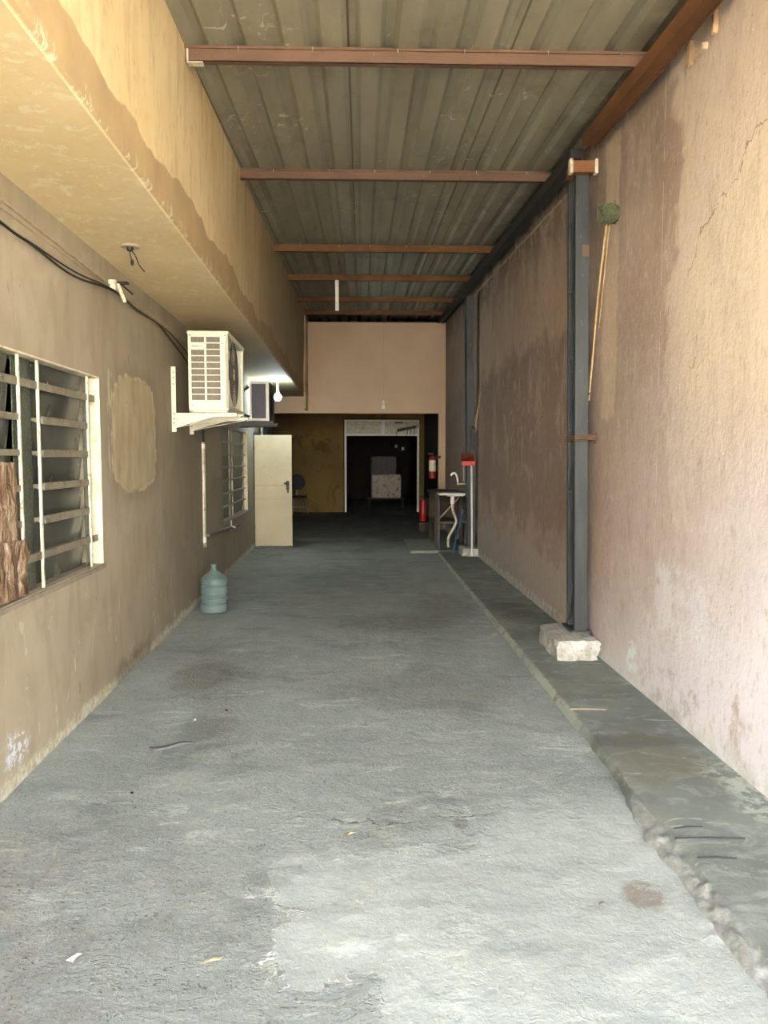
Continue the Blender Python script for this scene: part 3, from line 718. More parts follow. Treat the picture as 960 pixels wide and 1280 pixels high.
# rope tie round the post
m = MB()
for k in range(4):
    z = 1.735+.011*k
    m.tube([(1.672, 6.01, z), (1.73, 5.998, z+.006*math.sin(k*2)), (1.792, 6.0, z+.01), (1.838, 5.99, z+.008), (1.80, 6.04, z), (1.70, 6.27, z), (1.655, 6.20, z), (1.672, 6.01, z)], .0045, 6)
for k in range(7):
    a = random.uniform(-1, 1)
    m.tube([(1.80, 5.99, 1.75), (1.83, 5.97, 1.755+.02*a), (1.815+.01*a, 5.955, 1.75+.045*a)], .003, 5)
m.v = [(a-1.74, b-6.1, c-1.75) for a, b, c in m.v]
obj('rope_tie', m, 'rope', loc=(1.74, 6.1, 1.75), smooth=True, label='brown rope wound round the near post at mid height', cat='rope')

# brooms and sticks along the right wall
t = thing('broom', (1.79, 6.12, 1.77), label='broom with green bristles hung head-up on a bamboo stick beside the near post', cat='broom')
P = [(0, 0, 0), (-.012, -.035, .16), (0.005, -.08, .30)]
obj('lower_stick', MB().tube([(0.012, .01, -.06), (.0, -.02, .12), (-.004, -.06, .26), (0.0, -.085, .34)], [.006, .008, .009, .009], 8), 'cable', t, smooth=True, label='dark wrapped lower stick')
obj('stick', MB().tube([(0.0, -.07, .28), (.002, -.15, .62), (-.004, -.27, 1.05), (-.005, -.45, 1.545)], [.009, .009, .009, .009], 8), 'bamboo', t, smooth=True)
obj('splint', MB().tube([(0.024, -.22, .82), (.020, -.34, 1.2), (.014, -.455, 1.52)], .005, 6), 'bamboo', t, smooth=True)
bm = bmesh.new(); bmesh.ops.create_icosphere(bm, subdivisions=4, radius=1)
for v_ in bm.verts:
    p = v_.co; q = Vector((math.copysign(abs(p.x)**.55, p.x), math.copysign(abs(p.y)**.55, p.y), math.copysign(abs(p.z)**.55, p.z)))
    q = Vector((q.x*.070, q.y*.070, q.z*.062))*(1+.22*noise.fractal(p*3.5, .7, 2, 3)); v_.co = q
me = bpy.data.meshes.new('bristles'); bm.to_mesh(me); bm.free(); me.materials.append(M['bristle'])
o = bpy.data.objects.new('bristles', me); COL.objects.link(o); o.parent = t; o.location = (-.005, -.47, 1.585)
m = MB()
for k in range(70):
    th, ph = random.uniform(0, 6.28), random.uniform(-1, 1)
    d = Vector((math.cos(th)*.05, math.sin(th)*.05, ph*.045)); m.tube([d, d*1.5+Vector((0, 0, random.uniform(-.02, .02)))], [.005, .0015], 4)
obj('tufts', m, 'bristle', t, loc=(-.005, -.47, 1.585), kind='stuff')
t = thing('bent_stick', (1.81, 12.02, 1.93), label='bent pale stick tied to the far post above the red broom', cat='stick')
obj('stick', MB().tube([(-.02, 0, 0), (-.03, -.05, .25), (-.005, -.15, .47), (.0, -.42, .74)], .016, 8), 'bamboo', t, smooth=True)
obj('binding', MB().box((-.10, -.03, -.14), (.0, .05, .10)).box((-.12, -.02, -.2), (-.06, .04, -.12)).tube([(-.05,0,.1),(-.1,-.03,.16),(-.03,-.03,.12)], .01, 6), 'cable', t, bevel=.01, label='dark lump of wire and tape')

# ------------------------------------------------------------------ left-wall fixtures (local frame: x out of wall, y along it)
def wallthing(name, y, z, **tags):
    return thing(name, (LX(y), y, z), AL, **tags)
# window 1
t = wallthing('window_1', 0, 0, kind='structure')
wx = -.052                                   # plane of the frame
cols = [2.62, 3.02, 3.10, 3.92, 4.17, 4.97]
m = MB(); zb, zt = W1[2], W1[3]
for y in (2.60, 3.06, 3.92, 4.165, 4.96): m.box((wx+.022, y-.010, zb), (wx+.036, y+.010, zt))
obj('mullions', m, 'creamm', t, bevel=.003)
m = MB(); m.box((-.155, W1[1]-.006, zb), (0.004, W1[1]+.004, zt)); m.box((-.155, W1[0]-.004, zb), (0.004, W1[0]+.006, zt)); m.box((-.155, W1[0], zt-.006), (0.003, W1[1], zt+.004))
obj('reveal_paint', m, 'cream', t, label='cream painted side of the opening')
m = MB(); zs = [1.98, 1.80, 1.622, 1.442, 1.262, 1.075]
for i, z in enumerate(zs):
    full = i in (0, 5)
    m.box((wx-.03, 2.6 if full else 4.215, z-.012), (wx+.030, 5.08 if full else 4.96, z+.014))
    m.box((wx+.024, 2.6 if full else 4.215, z-.020), (wx+.031, 5.10 if full else 4.96, z+.022))
    if not full: m.box((wx-.03, 3.08, z-.012), (wx+.032, 3.92, z+.02)); m.box((wx-.03, 2.6, z-.012), (wx+.03, 3.06, z+.02))
obj('louvre_rails', m, 'greybar', t, bevel=.002)
m = MB(); zz = [2.115]+zs+[.905]
for a, b in ((2.62, 3.04), (3.08, 3.90), (4.18, 4.95)):
    for i in range(7):
        m.bar((wx-.035, (a+b)/2, zz[i+1]+.006), (wx-.012, (a+b)/2, zz[i]-.006), b-a, .004, up=(1, 0, 0))
obj('louvre_panes', m, 'glass', t)
obj('patterned_pane', MB().box((wx-.012, 3.93, zb), (wx-.006, 4.155, zt)), 'mglass', t, label='green patterned glass strip')
obj('patterned_pane', MB().box((wx-.012, 4.975, zb), (wx-.006, 5.09, zt)), 'mglass', t, label='green patterned glass strip at the far side')
m = MB(); m.prism([(-.16, zb-.03), (.008, zb-.035), (.008, zb-.006), (-.16, zb+.012)], 'y', W1[0]-.04, W1[1]+.05)
obj('sill', m, 'sill', t, bevel=.004)
# crumpled brown paper packed against the grille
def crumple(y0, y1, z0, z1, x, seed, amp=.03, n=26, th=.008):
    m = MB(); V = []
    for side in (0, -th):
        for j in range(n+1):
            for i in range(n+1):
                u, w_ = i/n, j/n
                yy = y0+(y1-y0)*u; zz_ = z0+(z1-z0)*w_
                e = .02*noise.noise(Vector((w_*7, seed, 0)))*(u > .9)
                d = noise.fractal(Vector((yy*6, zz_*3+seed, seed)), .7, 2, 4)*amp + .012*noise.noise(Vector((yy*30, zz_*12, seed)))
                V.append((x+d+side, yy+e, zz_+.015*noise.noise(Vector((u*9, seed, 4)))*(w_ > .9)))
    k = (n+1)**2; F = []
    for j in range(n):
        for i in range(n):
            a = j*(n+1)+i; F += [(a, a+1, a+n+2, a+n+1), (k+a, k+a+n+1, k+a+n+2, k+a+1)]
    for i in range(n):
        F += [(i, k+i, k+i+1, i+1), (n*(n+1)+i, n*(n+1)+i+1, k+n*(n+1)+i+1, k+n*(n+1)+i)]
        F += [(i*(n+1), (i+1)*(n+1), k+(i+1)*(n+1), k+i*(n+1)), (i*(n+1)+n, k+i*(n+1)+n, k+(i+1)*(n+1)+n, (i+1)*(n+1)+n)]
    m.add(V, F); return m
t2 = wallthing('cardboard_stack', 3.6, .915, label='crumpled brown cardboard stuffed into the lower corner of the near window', cat='cardboard')
obj('sheet', crumple(-.8, .235, .0, .66, -.012, 3, .022), 'card', t2)
obj('sheet', crumple(-.8, .30, .0, .28, .004, 9, .018), 'card', t2, label='torn lower sheet')
# window 2
t = wallthing('window_2', 0, 0, kind='structure')
zb, zt = W2[2], W2[3]; m = MB()
for y in (10.25, 11.15, 11.42, 12.66): m.box((wx-.010, y-.010, zb), (wx+.010, y+.010, zt))
obj('mullions', m, 'greybar', t)
m = MB()
for i in range(1, 7):
    z = zt-i*(zt-zb)/7; m.box((wx-.02, 10.24, z-.010), (wx+.03, 12.72, z+.012))
obj('louvre_rails', m, 'greybar', t)
m = MB()
for i in range(7):
    z0 = zb+i*(zt-zb)/7; m.bar((wx-.035, 11.48, z0+.006), (wx-.012, 11.48, z0+(zt-zb)/7-.006), 2.48, .004, up=(1, 0, 0))
obj('louvre_panes', m, 'mglass', t)
m = MB(); m.box((-.155, W2[1]-.006, zb), (.003, W2[1]+.05, zt+.03)); obj('reveal_paint', m, 'cream', t)
m = MB(); m.prism([(-.16, zb-.03), (.02, zb-.04), (.02, zb-.01), (-.16, zb+.01)], 'y', W2[0]-.03, W2[1]+.05); obj('sill', m, 'sill', t)

# vertical white pipe in its chase, and the low pipe with the tap
t = wallthing('drain_pipe', 8.745, .62, label='thin white drain pipe in a dark chase on the left wall', cat='pipe')
obj('pipe', MB().tube([(.004, 0, 0), (.010, 0, .5), (.012, 0, 1.15), (.0, .0, 1.3)], .016, 10), 'creamm', t, smooth=True)
obj('collar', MB().lathe([(.030, 0), (.030, .06)], 12, (.004, 0, .02)), 'white', t); obj('collar', MB().lathe([(.028, 0), (.028, .05)], 12, (.008, 0, 1.08)), 'white', t)
obj('sleeve', MB().tube([(.005, .0, 1.15), (.0, .0, 1.42)], .03, 10), 'cable', t, smooth=True, label='black foam sleeve')
t = wallthing('water_pipe', 8.95, .70, label='brown horizontal pipe with a small tap below the far window', cat='pipe')
obj('pipe', MB().tube([(.02, 0, 0), (.025, 1.3, -.05), (.025, 2.55, -.10)], .022, 8), 'pipe_brown', t, smooth=True)
obj('tap', MB().tube([(.02, 1.75, -.10), (.03, 1.75, -.03), (.03, 1.75, .03)], .010, 8).tube([(.03, 1.75, -.05), (.09, 1.75, -.07)], .012, 8), 'white', t, smooth=True, label='small white tap')

# cables and conduit under the soffit
def lw(y, z, off): return (LX(y)+off, y, z)
def curve_pts(pts, n=6):
    out = []
    for i in range(len(pts)-1):
        p0 = Vector(pts[max(i-1, 0)]); p1 = Vector(pts[i]); p2 = Vector(pts[i+1]); p3 = Vector(pts[min(i+2, len(pts)-1)])
        for k in range(n):
            t_ = k/n
            out.append(.5*((2*p1)+(-p0+p2)*t_+(2*p0-5*p1+4*p2-p3)*t_**2+(-p0+3*p1-3*p2+p3)*t_**3))
    return out+[Vector(pts[-1])]
t = thing('electric_cable', (-1.66, 3.0, 2.68), label='pair of sagging black cables along the top of the left wall', cat='cable')
def rel(pts, o): return [tuple(Vector(p)-Vector(o)) for p in pts]
c1 = [lw(2.6, 2.74, .04), lw(3.65, 2.672, .035), lw(4.05, 2.67, .03), lw(4.6, 2.655, .03), lw(5.36, 2.728, .04), lw(6.0, 2.715, .03), lw(6.64, 2.728, .03), lw(7.2, 2.66, .03), lw(7.8, 2.565, .03), lw(7.95, 2.50, .04)]
c2 = [lw(2.6, 2.75, .04), lw(3.65, 2.676, .035), lw(4.05, 2.678, .03), lw(4.65, 2.685, .03), lw(5.36, 2.735, .04), lw(6.0, 2.725, .03), lw(6.64, 2.735, .03), lw(7.3, 2.71, .03), lw(7.9, 2.64, .03)]
obj('cable', MB().tube(rel(curve_pts(c1), (-1.66, 3, 2.68)), .0065, 6), 'cable', t, smooth=True)
obj('cable', MB().tube(rel(curve_pts(c2), (-1.66, 3, 2.68)), .0055, 6), 'cable', t, smooth=True)
t = thing('wall_conduit', (-1.67, 3.0, 2.8), label='thin painted-over conduit on the left wall just under the soffit', cat='conduit')
c3 = [lw(2.4, 2.815, .008), lw(3.7, 2.80, .008), lw(5.2, 2.775, .008), lw(5.5, 2.768, .008), lw(7.9, 2.782, .008)]
c4 = [lw(2.4, 2.78, .006), lw(3.7, 2.765, .006), lw(5.2, 2.755, .006), lw(5.5, 2.755, .006), lw(7.9, 2.765, .006)]
obj('conduit', MB().tube(rel(c3, (-1.67, 3, 2.8)), .007, 8), 'conduit', t, smooth=True)
obj('conduit', MB().tube(rel(c4, (-1.67, 3, 2.8)), .006, 8), 'conduit', t, smooth=True)
t = wallthing('cable_bracket', 5.42, 2.76, label='small white cable bracket holding the black cables on the left wall', cat='bracket')
obj('plate', MB().box((0, -.04, -.02), (.05, .02, .05)), 'creamm', t, bevel=.004)
obj('arm', MB().bar((.05, .0, .03), (.09, .03, -.09), .018, .02), 'creamm', t)
obj('clip', MB().box((.03, -.01, .03), (.12, .04, .045)).bar((.07, .02, .03), (.1, .2, .0), .008, .008), 'cable', t)
t = thing('ceiling_rose', (-1.455, 4.99, 2.93), label='broken white ceiling rose with loose wires hanging from the soffit', cat='light fitting')
bm_prof = [(.062, 0), (.058, -.010), (.03, -.014), (.012, -.006)]
obj('rose', MB().lathe(bm_prof, 18), 'plasterbit', t, label='chipped white plaster ring')
obj('socket', MB().lathe([(.022, -.004), (.020, -.03), (.012, -.034)], 12), 'cable', t)
obj('wire', MB().tube([(.0, 0, -.02), (.025, .02, -.05), (.045, .04, -.11), (.075, .05, -.15)], .004, 6), 'cable', t, smooth=True)
obj('wire', MB().tube([(-.005, 0, -.02), (.0, .01, -.06), (.01, .01, -.09)], .0035, 6).lathe([(.009, 0), (.011, -.02), (.004, -.035)], 8, (.01, .01, -.085)), 'cable', t, smooth=True)

# ------------------------------------------------------------------ air conditioners
def make_ac1():
    W, D, H = .36, 1.10, .715                  # out of wall, along wall, height
    t = wallthing('air_conditioner', 7.12, 2.035, label='large cream air-conditioner outdoor unit with a slotted end grille, on white wall brackets', cat='air conditioner')
    x0 = .185
    m = MB(); e = .018
    m.box((x0, .012, .0), (x0+W, .10, .02)).box((x0, D-.1, 0), (x0+W, D, .02))   # bottom flanges
    m.box((x0, .012, .02), (x0+.012, D, H)); m.box((x0+.012, .02, .02), (x0+W-.03, D, .035)); m.box((x0, D-.012, .02), (x0+W-.02, D, H))
    obj('casing', m, 'acbody', t)
    obj('lid', MB().box((x0-.008, -.004, H-.03), (x0+W+.008, D+.008, H)), 'acbody', t, bevel=.008)
    # slotted end panel facing the viewer
    m = MB(); rows = 10; g0, g1 = .085, .665; rh = (g1-g0)/rows
    xs = (x0+.026, x0+.146, x0+.164, x0+.288)
    m.box((x0, 0, .02), (xs[0], .012, H-.03)); m.box((xs[1], 0, g0), (xs[2], .012, g1)); m.box((xs[3], 0, .02), (x0+W, .012, H-.03))
    m.box((xs[0], 0, .02), (xs[3], .012, g0)); m.box((xs[0], 0, g1), (xs[3], .012, H-.03))
    for r in range(rows+1):
        z = g0+r*rh
        for a, b in ((xs[0], xs[1]), (xs[2], xs[3])): m.box((a, 0, z-.005), (b, .012, z+.005))
    m.box((xs[0], .0, g1-2*rh), (xs[1], .012, g1-rh))        # blanked slot with the nameplate
    obj('end_grille', m, 'acbody', t, bevel=.0015)
    m = MB()
    for k in range(5): m.box((xs[0]+.008+k*.013, -.0012, g1-1.62*rh), (xs[0]+.016+k*.013, 0.0, g1-1.42*rh))
    for k in range(4): m.box((xs[0]+.078+k*.007, -.0012, g1-1.6*rh), (xs[0]+.082+k*.007, 0.0, g1-1.48*rh))
    obj('nameplate', m, 'acdark', t, label='small grey lettering on the blank slot')
    obj('coil', MB().box((x0+.02, .03, .05), (x0+.30, .045, H-.05)), 'acdark', t)
    m = MB()
    for px, pz in ((.018, .672), (.335, .672), (.31, .60), (.31, .35), (.31, .12), (.04, .04)):
        obj('screw', MB().tube([(x0+px, -.004, pz), (x0+px, .002, pz)], .005, 8), 'darkgrey', t)
    # front with the fan opening
    xf = x0+W
    m = MB(); m.box((xf-.03, 0, .02), (xf, .035, H-.03)); m.box((xf-.03, D-.07, .02), (xf, D, H-.03)); m.box((xf-.03, .035, .02), (xf, D-.07, .045)); m.box((xf-.03, .035, H-.045), (xf, D-.07, H-.03))
    obj('front_panel', m, 'acbody', t, bevel=.003)
    m = MB(); cy, cz = .40, .36
    for r in range(3, 13): m.ring_yz(r*.025, .0025, (xf-.004, cy, cz))
    for k in range(12):
        a = k*math.pi/6; m.tube([(xf-.004, cy+.06*math.cos(a), cz+.06*math.sin(a)), (xf-.004, cy+.30*math.cos(a), cz+.30*math.sin(a))], .003, 5)
    m.v += []; obj('fan_guard', m, 'acgrey', t)
    m = MB()
    for k in range(3):
        a = k*2*math.pi/3
        P = [(xf-.06, cy+.05*math.cos(a), cz+.05*math.sin(a)), (xf-.04, cy+.27*math.cos(a+.15), cz+.27*math.sin(a+.15)), (xf-.10, cy+.27*math.cos(a+1.2), cz+.27*math.sin(a+1.2)), (xf-.09, cy+.05*math.cos(a+1.4), cz+.05*math.sin(a+1.4))]
        m.add(P+[(p[0]-.004, p[1], p[2]) for p in P], [(0,1,2,3),(7,6,5,4),(0,4,5,1),(1,5,6,2),(2,6,7,3),(3,7,4,0)])
    m.tube([(xf-.12, cy, cz), (xf-.03, cy, cz)], .05, 14)
    obj('fan', m, 'black', t)
    obj('inner_shroud', MB().box((xf-.16, .04, .05), (xf-.15, 1.03, H-.05)), 'acgrey', t)
    for ya in (.06, D-.14): obj('foot_rail', MB().box((x0+.03, ya, -.018), (x0+W-.02, ya+.06, 0)), 'acbody', t)
    return t
make_ac1()
def make_bracket(y, label, L=.60):
    t = wallthing('wall_bracket', y, 1.84, label=label, cat='bracket', group='brackets of the large air conditioner')
    obj('wall_plate', MB().box((0, 0, 0), (.004, .04, .60)).box((0, -.004, 0), (.042, .0, .60)), 'acbody', t, bevel=.0008)
    m = MB()
    m.prism([(.0, .03), (.0, .175), (L, .175), (L, .15), (L*.62, .135)], 'y', -.004, .0)
    m.box((0, -.004, .171), (L, .035, .175))
    m.add([(0.0, 0, .03), (L*.95, 0, .145), (L*.95, .03, .145), (0, .03, .03), (0.0, 0, .036), (L*.95, 0, .151), (L*.95, .03, .151), (0, .03, .036)], [(0,1,2,3),(7,6,5,4),(0,4,5,1),(1,5,6,2),(2,6,7,3),(3,7,4,0)])
    m.box((L-.01, -.01, .14), (L, .04, .178))
    obj('arm', m, 'acbody', t, bevel=.001)
    for z in (.08, .12, .17, .44, .50, .55): obj('bolt', MB().tube([(.022, -.008, z), (.022, -.003, z)], .006, 8), 'darkgrey', t)
    return t
br = make_bracket(7.25, 'cream steel bracket under the near end of the large air conditioner')
br2 = copy_tree(br); y = 8.08; br2.location = (LX(y), y, 1.84); br2['label'] = 'cream steel bracket under the far end of the large air conditioner'
# second, smaller unit
t = wallthing('air_conditioner', 11.0, 2.12, label='smaller dark air-conditioner outdoor unit with a white-edged end, farther along the left wall', cat='air conditioner')
x0 = .27; W, D, H = .27, .80, .55
m = MB(); m.box((x0, .012, 0), (x0+W, D, .02)).box((x0, .012, H-.02), (x0+W, D, H)).box((x0, .012, .02), (x0+.012, D, H-.02)).box((x0, D-.012, .02), (x0+W, D, H-.02)).box((x0+W-.012, .012, .02), (x0+W, D, H-.02))
obj('casing', m, 'darkgrey', t)
m = MB(); m.box((x0, 0, 0), (x0+.025, .014, H)).box((x0+W-.045, 0, 0), (x0+W, .014, H)).box((x0+.025, 0, 0), (x0+W-.045, .014, .035)).box((x0+.025, 0, H-.03), (x0+W-.045, .014, H))
obj('end_frame', m, 'whitemetal', t, bevel=.003, label='white frame of the unit end')
obj('coil', MB().box((x0+.02, .01, .03), (x0+W-.04, .02, H-.02)), 'coilblue', t)
m = MB()
for r in range(2, 9): m.ring_yz(r*.027, .0025, (x0+W+.004, .42, .28), 24, 5)
obj('fan_guard', m, 'black', t)
obj('hose', MB().tube(curve_pts([(x0-.02, .05, .48), (x0-.12, .03, .40), (x0-.16, .03, .25), (x0-.10, .04, .10), (x0-.01, .05, .06)]), .018, 8), 'black', t, smooth=True)
obj('hose', MB().tube(curve_pts([(x0-.03, .02, .50), (x0-.19, .0, .36), (x0-.20, .0, .18), (x0-.07, .0, .02)]), .010, 8), 'creamm', t, smooth=True, label='white pipe loop')
t = wallthing('equipment_shelf', 10.95, 2.06, label='dark steel shelf frame carrying the smaller air conditioner', cat='bracket')
obj('rail', MB().box((0, 0, .02), (.60, .04, .055)), 'darkgrey', t); obj('rail', MB().box((0, .74, .02), (.60, .78, .055)), 'darkgrey', t)
obj('strut', MB().bar((.02, .02, .0), (.58, .02, .02), .03, .03), 'darkgrey', t); obj('strut', MB().bar((.02, .76, .0), (.58, .76, .02), .03, .03), 'darkgrey', t)
t = wallthing('downpipe', 14.62, 0.02, label='pair of thin pipes running down behind the open cream door', cat='pipe')
obj('pipe', MB().tube([(.05, 0, 0), (.05, 0, 2.2), (.12, -.3, 2.4)], .022, 8), 'creamm', t, smooth=True)
obj('pipe', MB().tube([(.13, .05, 0), (.13, .05, 2.15), (.2, -.3, 2.35)], .02, 8), 'black', t, smooth=True)
# LED lamp
t = thing('led_lamp', (-1.43, 13.3, 2.93), label='glowing bluish-white LED bulb under the soffit beyond the small air conditioner', cat='lamp')
obj('holder', MB().lathe([(.045, 0), (.045, -.03), (.022, -.05), (.022, -.17), (.03, -.20), (.03, -.235)], 16), 'white', t, smooth=True)
bm = bmesh.new(); bmesh.ops.create_uvsphere(bm, u_segments=20, v_segments=12, radius=.062)
me = bpy.data.meshes.new('bulb'); bm.to_mesh(me); bm.free(); me.materials.append(M['led'])
o = bpy.data.objects.new('bulb', me); COL.objects.link(o); o.parent = t; o.location = (0, 0, -.30)

# ------------------------------------------------------------------ open door in the left wall
t = thing('door_1', (LX(13.64)+.02, 13.64, .03), .012, kind='structure')
m = MB(); Wd, Hd, Td = .655, 1.965, .035
n = 24; V = []
obj('leaf', MB().box((0, 0, .02), (Wd, Td, Hd)), 'door', t, bevel=.004)
m = MB()
for k in range(22):
    x = k*Wd/22; h = .02+.018*random.random(); m.box((x+.001, .002, .02-h*.7), (x+Wd/22, Td-.002, .021))
obj('splintered_edge', m, 'door', t)
m = MB(); m.box((.004, -.003, 1.075), (Wd-.004, 0.001, 1.083)); m.box((.004, -.003, .835), (Wd-.004, .001, .843)); m.box((.004, -.006, 1.083), (Wd-.004, .001, 1.089))
obj('rail_groove', m, 'conduit', t)
m = MB(); m.box((Wd-.10, -.010, 1.00), (Wd-.05, 0, 1.16)); m.tube([(Wd-.075, -.008, 1.12), (Wd-.075, -.045, 1.12), (Wd-.135, -.05, 1.115)], .014, 8); m.box((Wd-.085, -.014, .95), (Wd-.055, 0, 1.02))
obj('handle', m, 'black', t, label='black lever handle and plate')
m = MB()
for z in (.3, 1.0, 1.7): m.tube([(-.006, .0, z), (-.006, .0, z+.09)], .008, 8)
obj('hinge', m, 'darkgrey', t)
m = MB()
for px, pz in ((.25, 1.40), (.33, 1.33), (.40, 1.40), (.24, 1.27), (.34, 1.26), (.52, 1.48), (.30, 1.22), (.40, 1.29), (.5, .6), (.2, .3)): m.tube([(px, -.002, pz), (px, .001, pz)], .009, 7)
obj('screw_hole', m, 'conduit', t)
m = MB(); m.box((-.16, D1[0]-.0, 0), (.004, D1[0]+.03, 2.05)); m.box((-.16, D1[1]-.03, 0), (.004, D1[1], 2.05)); m.box((-.16, D1[0]+.03, 2.02), (.004, D1[1]-.03, 2.05))
obj('trim_3', m, 'blue', loc=(-1.6, 0, 0), rz=AL, kind='structure')

# ------------------------------------------------------------------ water jug
t = thing('water_jug', (-1.535, 7.96, .004), label='translucent blue-green water cooler bottle standing on the floor against the left wall', cat='water bottle')
prof = [(.10, .012), (.118, 0), (.132, .012), (.136, .03), (.136, .085), (.124, .095), (.124, .108), (.137, .118), (.137, .150), (.123, .160), (.123, .178), (.137, .188), (.137, .262), (.123, .272), (.123, .286), (.137, .296), (.137, .340), (.131, .352), (.100, .378), (.066, .405), (.040, .424), (.030, .434), (.027, .45)]
obj('bottle', MB().lathe(prof, 40), 'jug', t, smooth=True)
obj('neck', MB().lathe([(.027, .450), (.027, .478), (.031, .480), (.031, .492), (.025, .494)], 24), 'jug', t, smooth=True)

# ------------------------------------------------------------------ header fixtures, hanging pipe
t = thing('bulb_holder', (.478, 17.0, 2.66), label='small white bulb holder above the opening in the end wall', cat='light fitting')
obj('base', MB().box((-.035, -.06, 0), (.035, 0, .09)), 'white', t, bevel=.01)
obj('bulb', MB().lathe([(.02, .085), (.026, .11), (.035, .14), (.03, .175), (.012, .195)], 14, (0, -.035, 0)), 'porcelain', t, smooth=True)
t = thing('hanging_pipe', (-.375, 12.16, RZ(12.2)-.092), label='short white pipe hanging from the fourth roof beam', cat='pipe')
obj('pipe', MB().box((-.028, -.02, -.47), (.028, .02, 0)), 'whitemetal', t, bevel=.004)
obj('hook', MB().tube([(0, 0, -.01), (0, .02, .03), (0, .03, .08)], .004, 6), 'darkgrey', t)
obj('end_cap', MB().box((-.024, -.018, -.49), (.024, .018, -.465)), 'darkgrey', t)
# broken masonry in the gap above the right wall near the viewer
for (y, z, dy, dz, mt, lb) in [(4.42, 3.78, .05, .14, 'orangebrick', 'pale broken brick end under the rusty beam on the right wall, the lower one'), (4.12, 3.80, .04, .11, 'orangebrick', 'pale broken brick end above the right wall nearest the picture top'), (4.27, 3.775, .12, .03, 'plasterbit', 'thin mortar ledge between the two brick ends above the right wall')]:
    o = ragged_block('brick_end', (0,0,0), (.03, dy, dz), (1.842, y, z), .010, y*7, None, mt, 7); setp(o, lb, 'brick'); del o['group']
m = MB(); pts = []; rr = []
for k in range(90):
    y = 6.2+k*.075; pts.append((1.845+.006*noise.noise(Vector((y*3, 0, 0))), y, RZ(y)-.215+.02*noise.noise(Vector((y*4, 5, 0))))); rr.append(max(.002, .012+.012*noise.noise(Vector((y*9, 1, 7)))))
obj('trim_4', MB().tube(pts, rr, 6), 'plasterbit', kind='structure')
# ------------------------------------------------------------------ back doorway and room contents
t = thing('door_2', (0, 22.62, 0), kind='structure')
m = MB(); m.box((-.50, -.04, 0), (-.44, .1, 2.70)).box((1.63, -.04, 0), (1.69, .1, 2.70)).box((-.50, -.045, 2.235), (1.69, .1, 2.29)).box((-.50, -.03, 2.665), (1.69, .1, 2.705))
obj('frame', m, 'whitemetal', t, bevel=.004)
obj('transom_panel', MB().box((-.44, -.0, 2.29), (1.63, .03, 2.67)), 'panel', t)
m = MB(); m.box((.58, -.02, 2.29), (.68, .0, 2.665)); m.box((-.44, -.012, 2.50), (.58, 0.002, 2.512)); obj('transom_batten', m, 'whitemetal', t)
obj('vent_slot', MB().box((.98, -.012, 2.60), (1.22, .0, 2.635)), 'darkgrey', t)
t = thing('strip_light', (1.35, 22.3, 2.40), label='dark tilted strip fitting with dangling cords at the top right of the far doorway', cat='light fitting')
obj('body', MB().bar((-.27, 0, -.05), (.27, 0, .06), .06, .09), 'darkgrey', t)
obj('cap', MB().lathe([(.05, 0), (.06, .1), (.02, .14)], 12, (.33, 0, .02)), 'creamm', t)
for x in (-.28, .02, .12, .22): obj('cord', MB().tube([(x, 0, 0), (x+.01, 0, -.1), (x-.02, 0, -.2)], .008, 5), 'black', t)
t.location = (1.32, 22.56, 2.44)
# boxes in the dark room
t = thing('low_table', (.78, 24.6, 0), label='dark low table inside the unlit far room, under the white carton', cat='table')
obj('top', MB().box((-.60, -.3, .28), (.60, .35, .32)), 'darkwood', t)
for sx in (-.55, .5):
    for sy in (-.27, .28): obj('leg', MB().box((sx, sy, 0), (sx+.05, sy+.05, .28)), 'darkwood', t)
o = ragged_block('carton', (0,0,0), (.93,.55,.74), (.78, 24.6, .325), .02, 4, None, 'crate'); o.name = 'carton'
setp(o, 'stained off-white carton on the low table in the unlit far room', 'box'); del o['group']
o = ragged_block('carton', (0,0,0), (.80,.5,.56), (.70, 24.62, 1.075), .02, 14, None, 'greybox')
setp(o, 'dark grey carton stacked on top of the off-white one in the far room', 'box'); del o['group']
for i, (x, z, lb) in enumerate([(1.02, 1.93, 'left of three small pale fittings on the wall of the dark far room'), (1.22, 1.86, 'middle of three small pale fittings on the wall of the dark far room'), (1.50, 1.87, 'right of three small pale fittings on the wall of the dark far room')]):
    t = thing('wall_socket', (x*1.3, 29.6, 1.6+(z-1.6)*1.32), label=lb, cat='socket', group='small fittings in the far room')
    obj('plate', MB().box((-.05, -.02, -.06), (.05, 0, .06)), 'white', t, bevel=.006); obj('switch', MB().box((-.015, -.03, -.02), (.015, -.018, .02)), 'white', t)
# chair by the ochre wall
t = thing('office_chair', (-1.80, 21.9, 0), .3, label='black chair with round backrest and metal legs by the ochre wall', cat='chair')
m = MB(); R = []
m.prism([(.24*math.cos(a)*(1+.0), .90+.22*math.sin(a)) for a in [k*math.pi/12 for k in range(24)]], 'y', .14, .19)
obj('backrest', m, 'black', t, bevel=.02)
obj('seat', MB().prism([(.24*math.cos(a), .24*math.sin(a)) for a in [k*math.pi/12 for k in range(24)]], 'z', .46, .53), 'black', t, bevel=.02)
obj('back_stem', MB().bar((0, .2, .5), (0, .19, .8), .05, .02), 'steel', t)
for sx in (-1, 1):
    for sy in (-1, 1): obj('leg', MB().tube([(sx*.15, sy*.14, .47), (sx*.23, sy*.21, 0.0)], .014, 8), 'steel', t, smooth=True)
obj('foot_ring', MB().tube([(.2*math.cos(a), .18*math.sin(a), .2) for a in [k*math.pi/8 for k in range(17)]], .009, 6), 'steel', t, smooth=True)
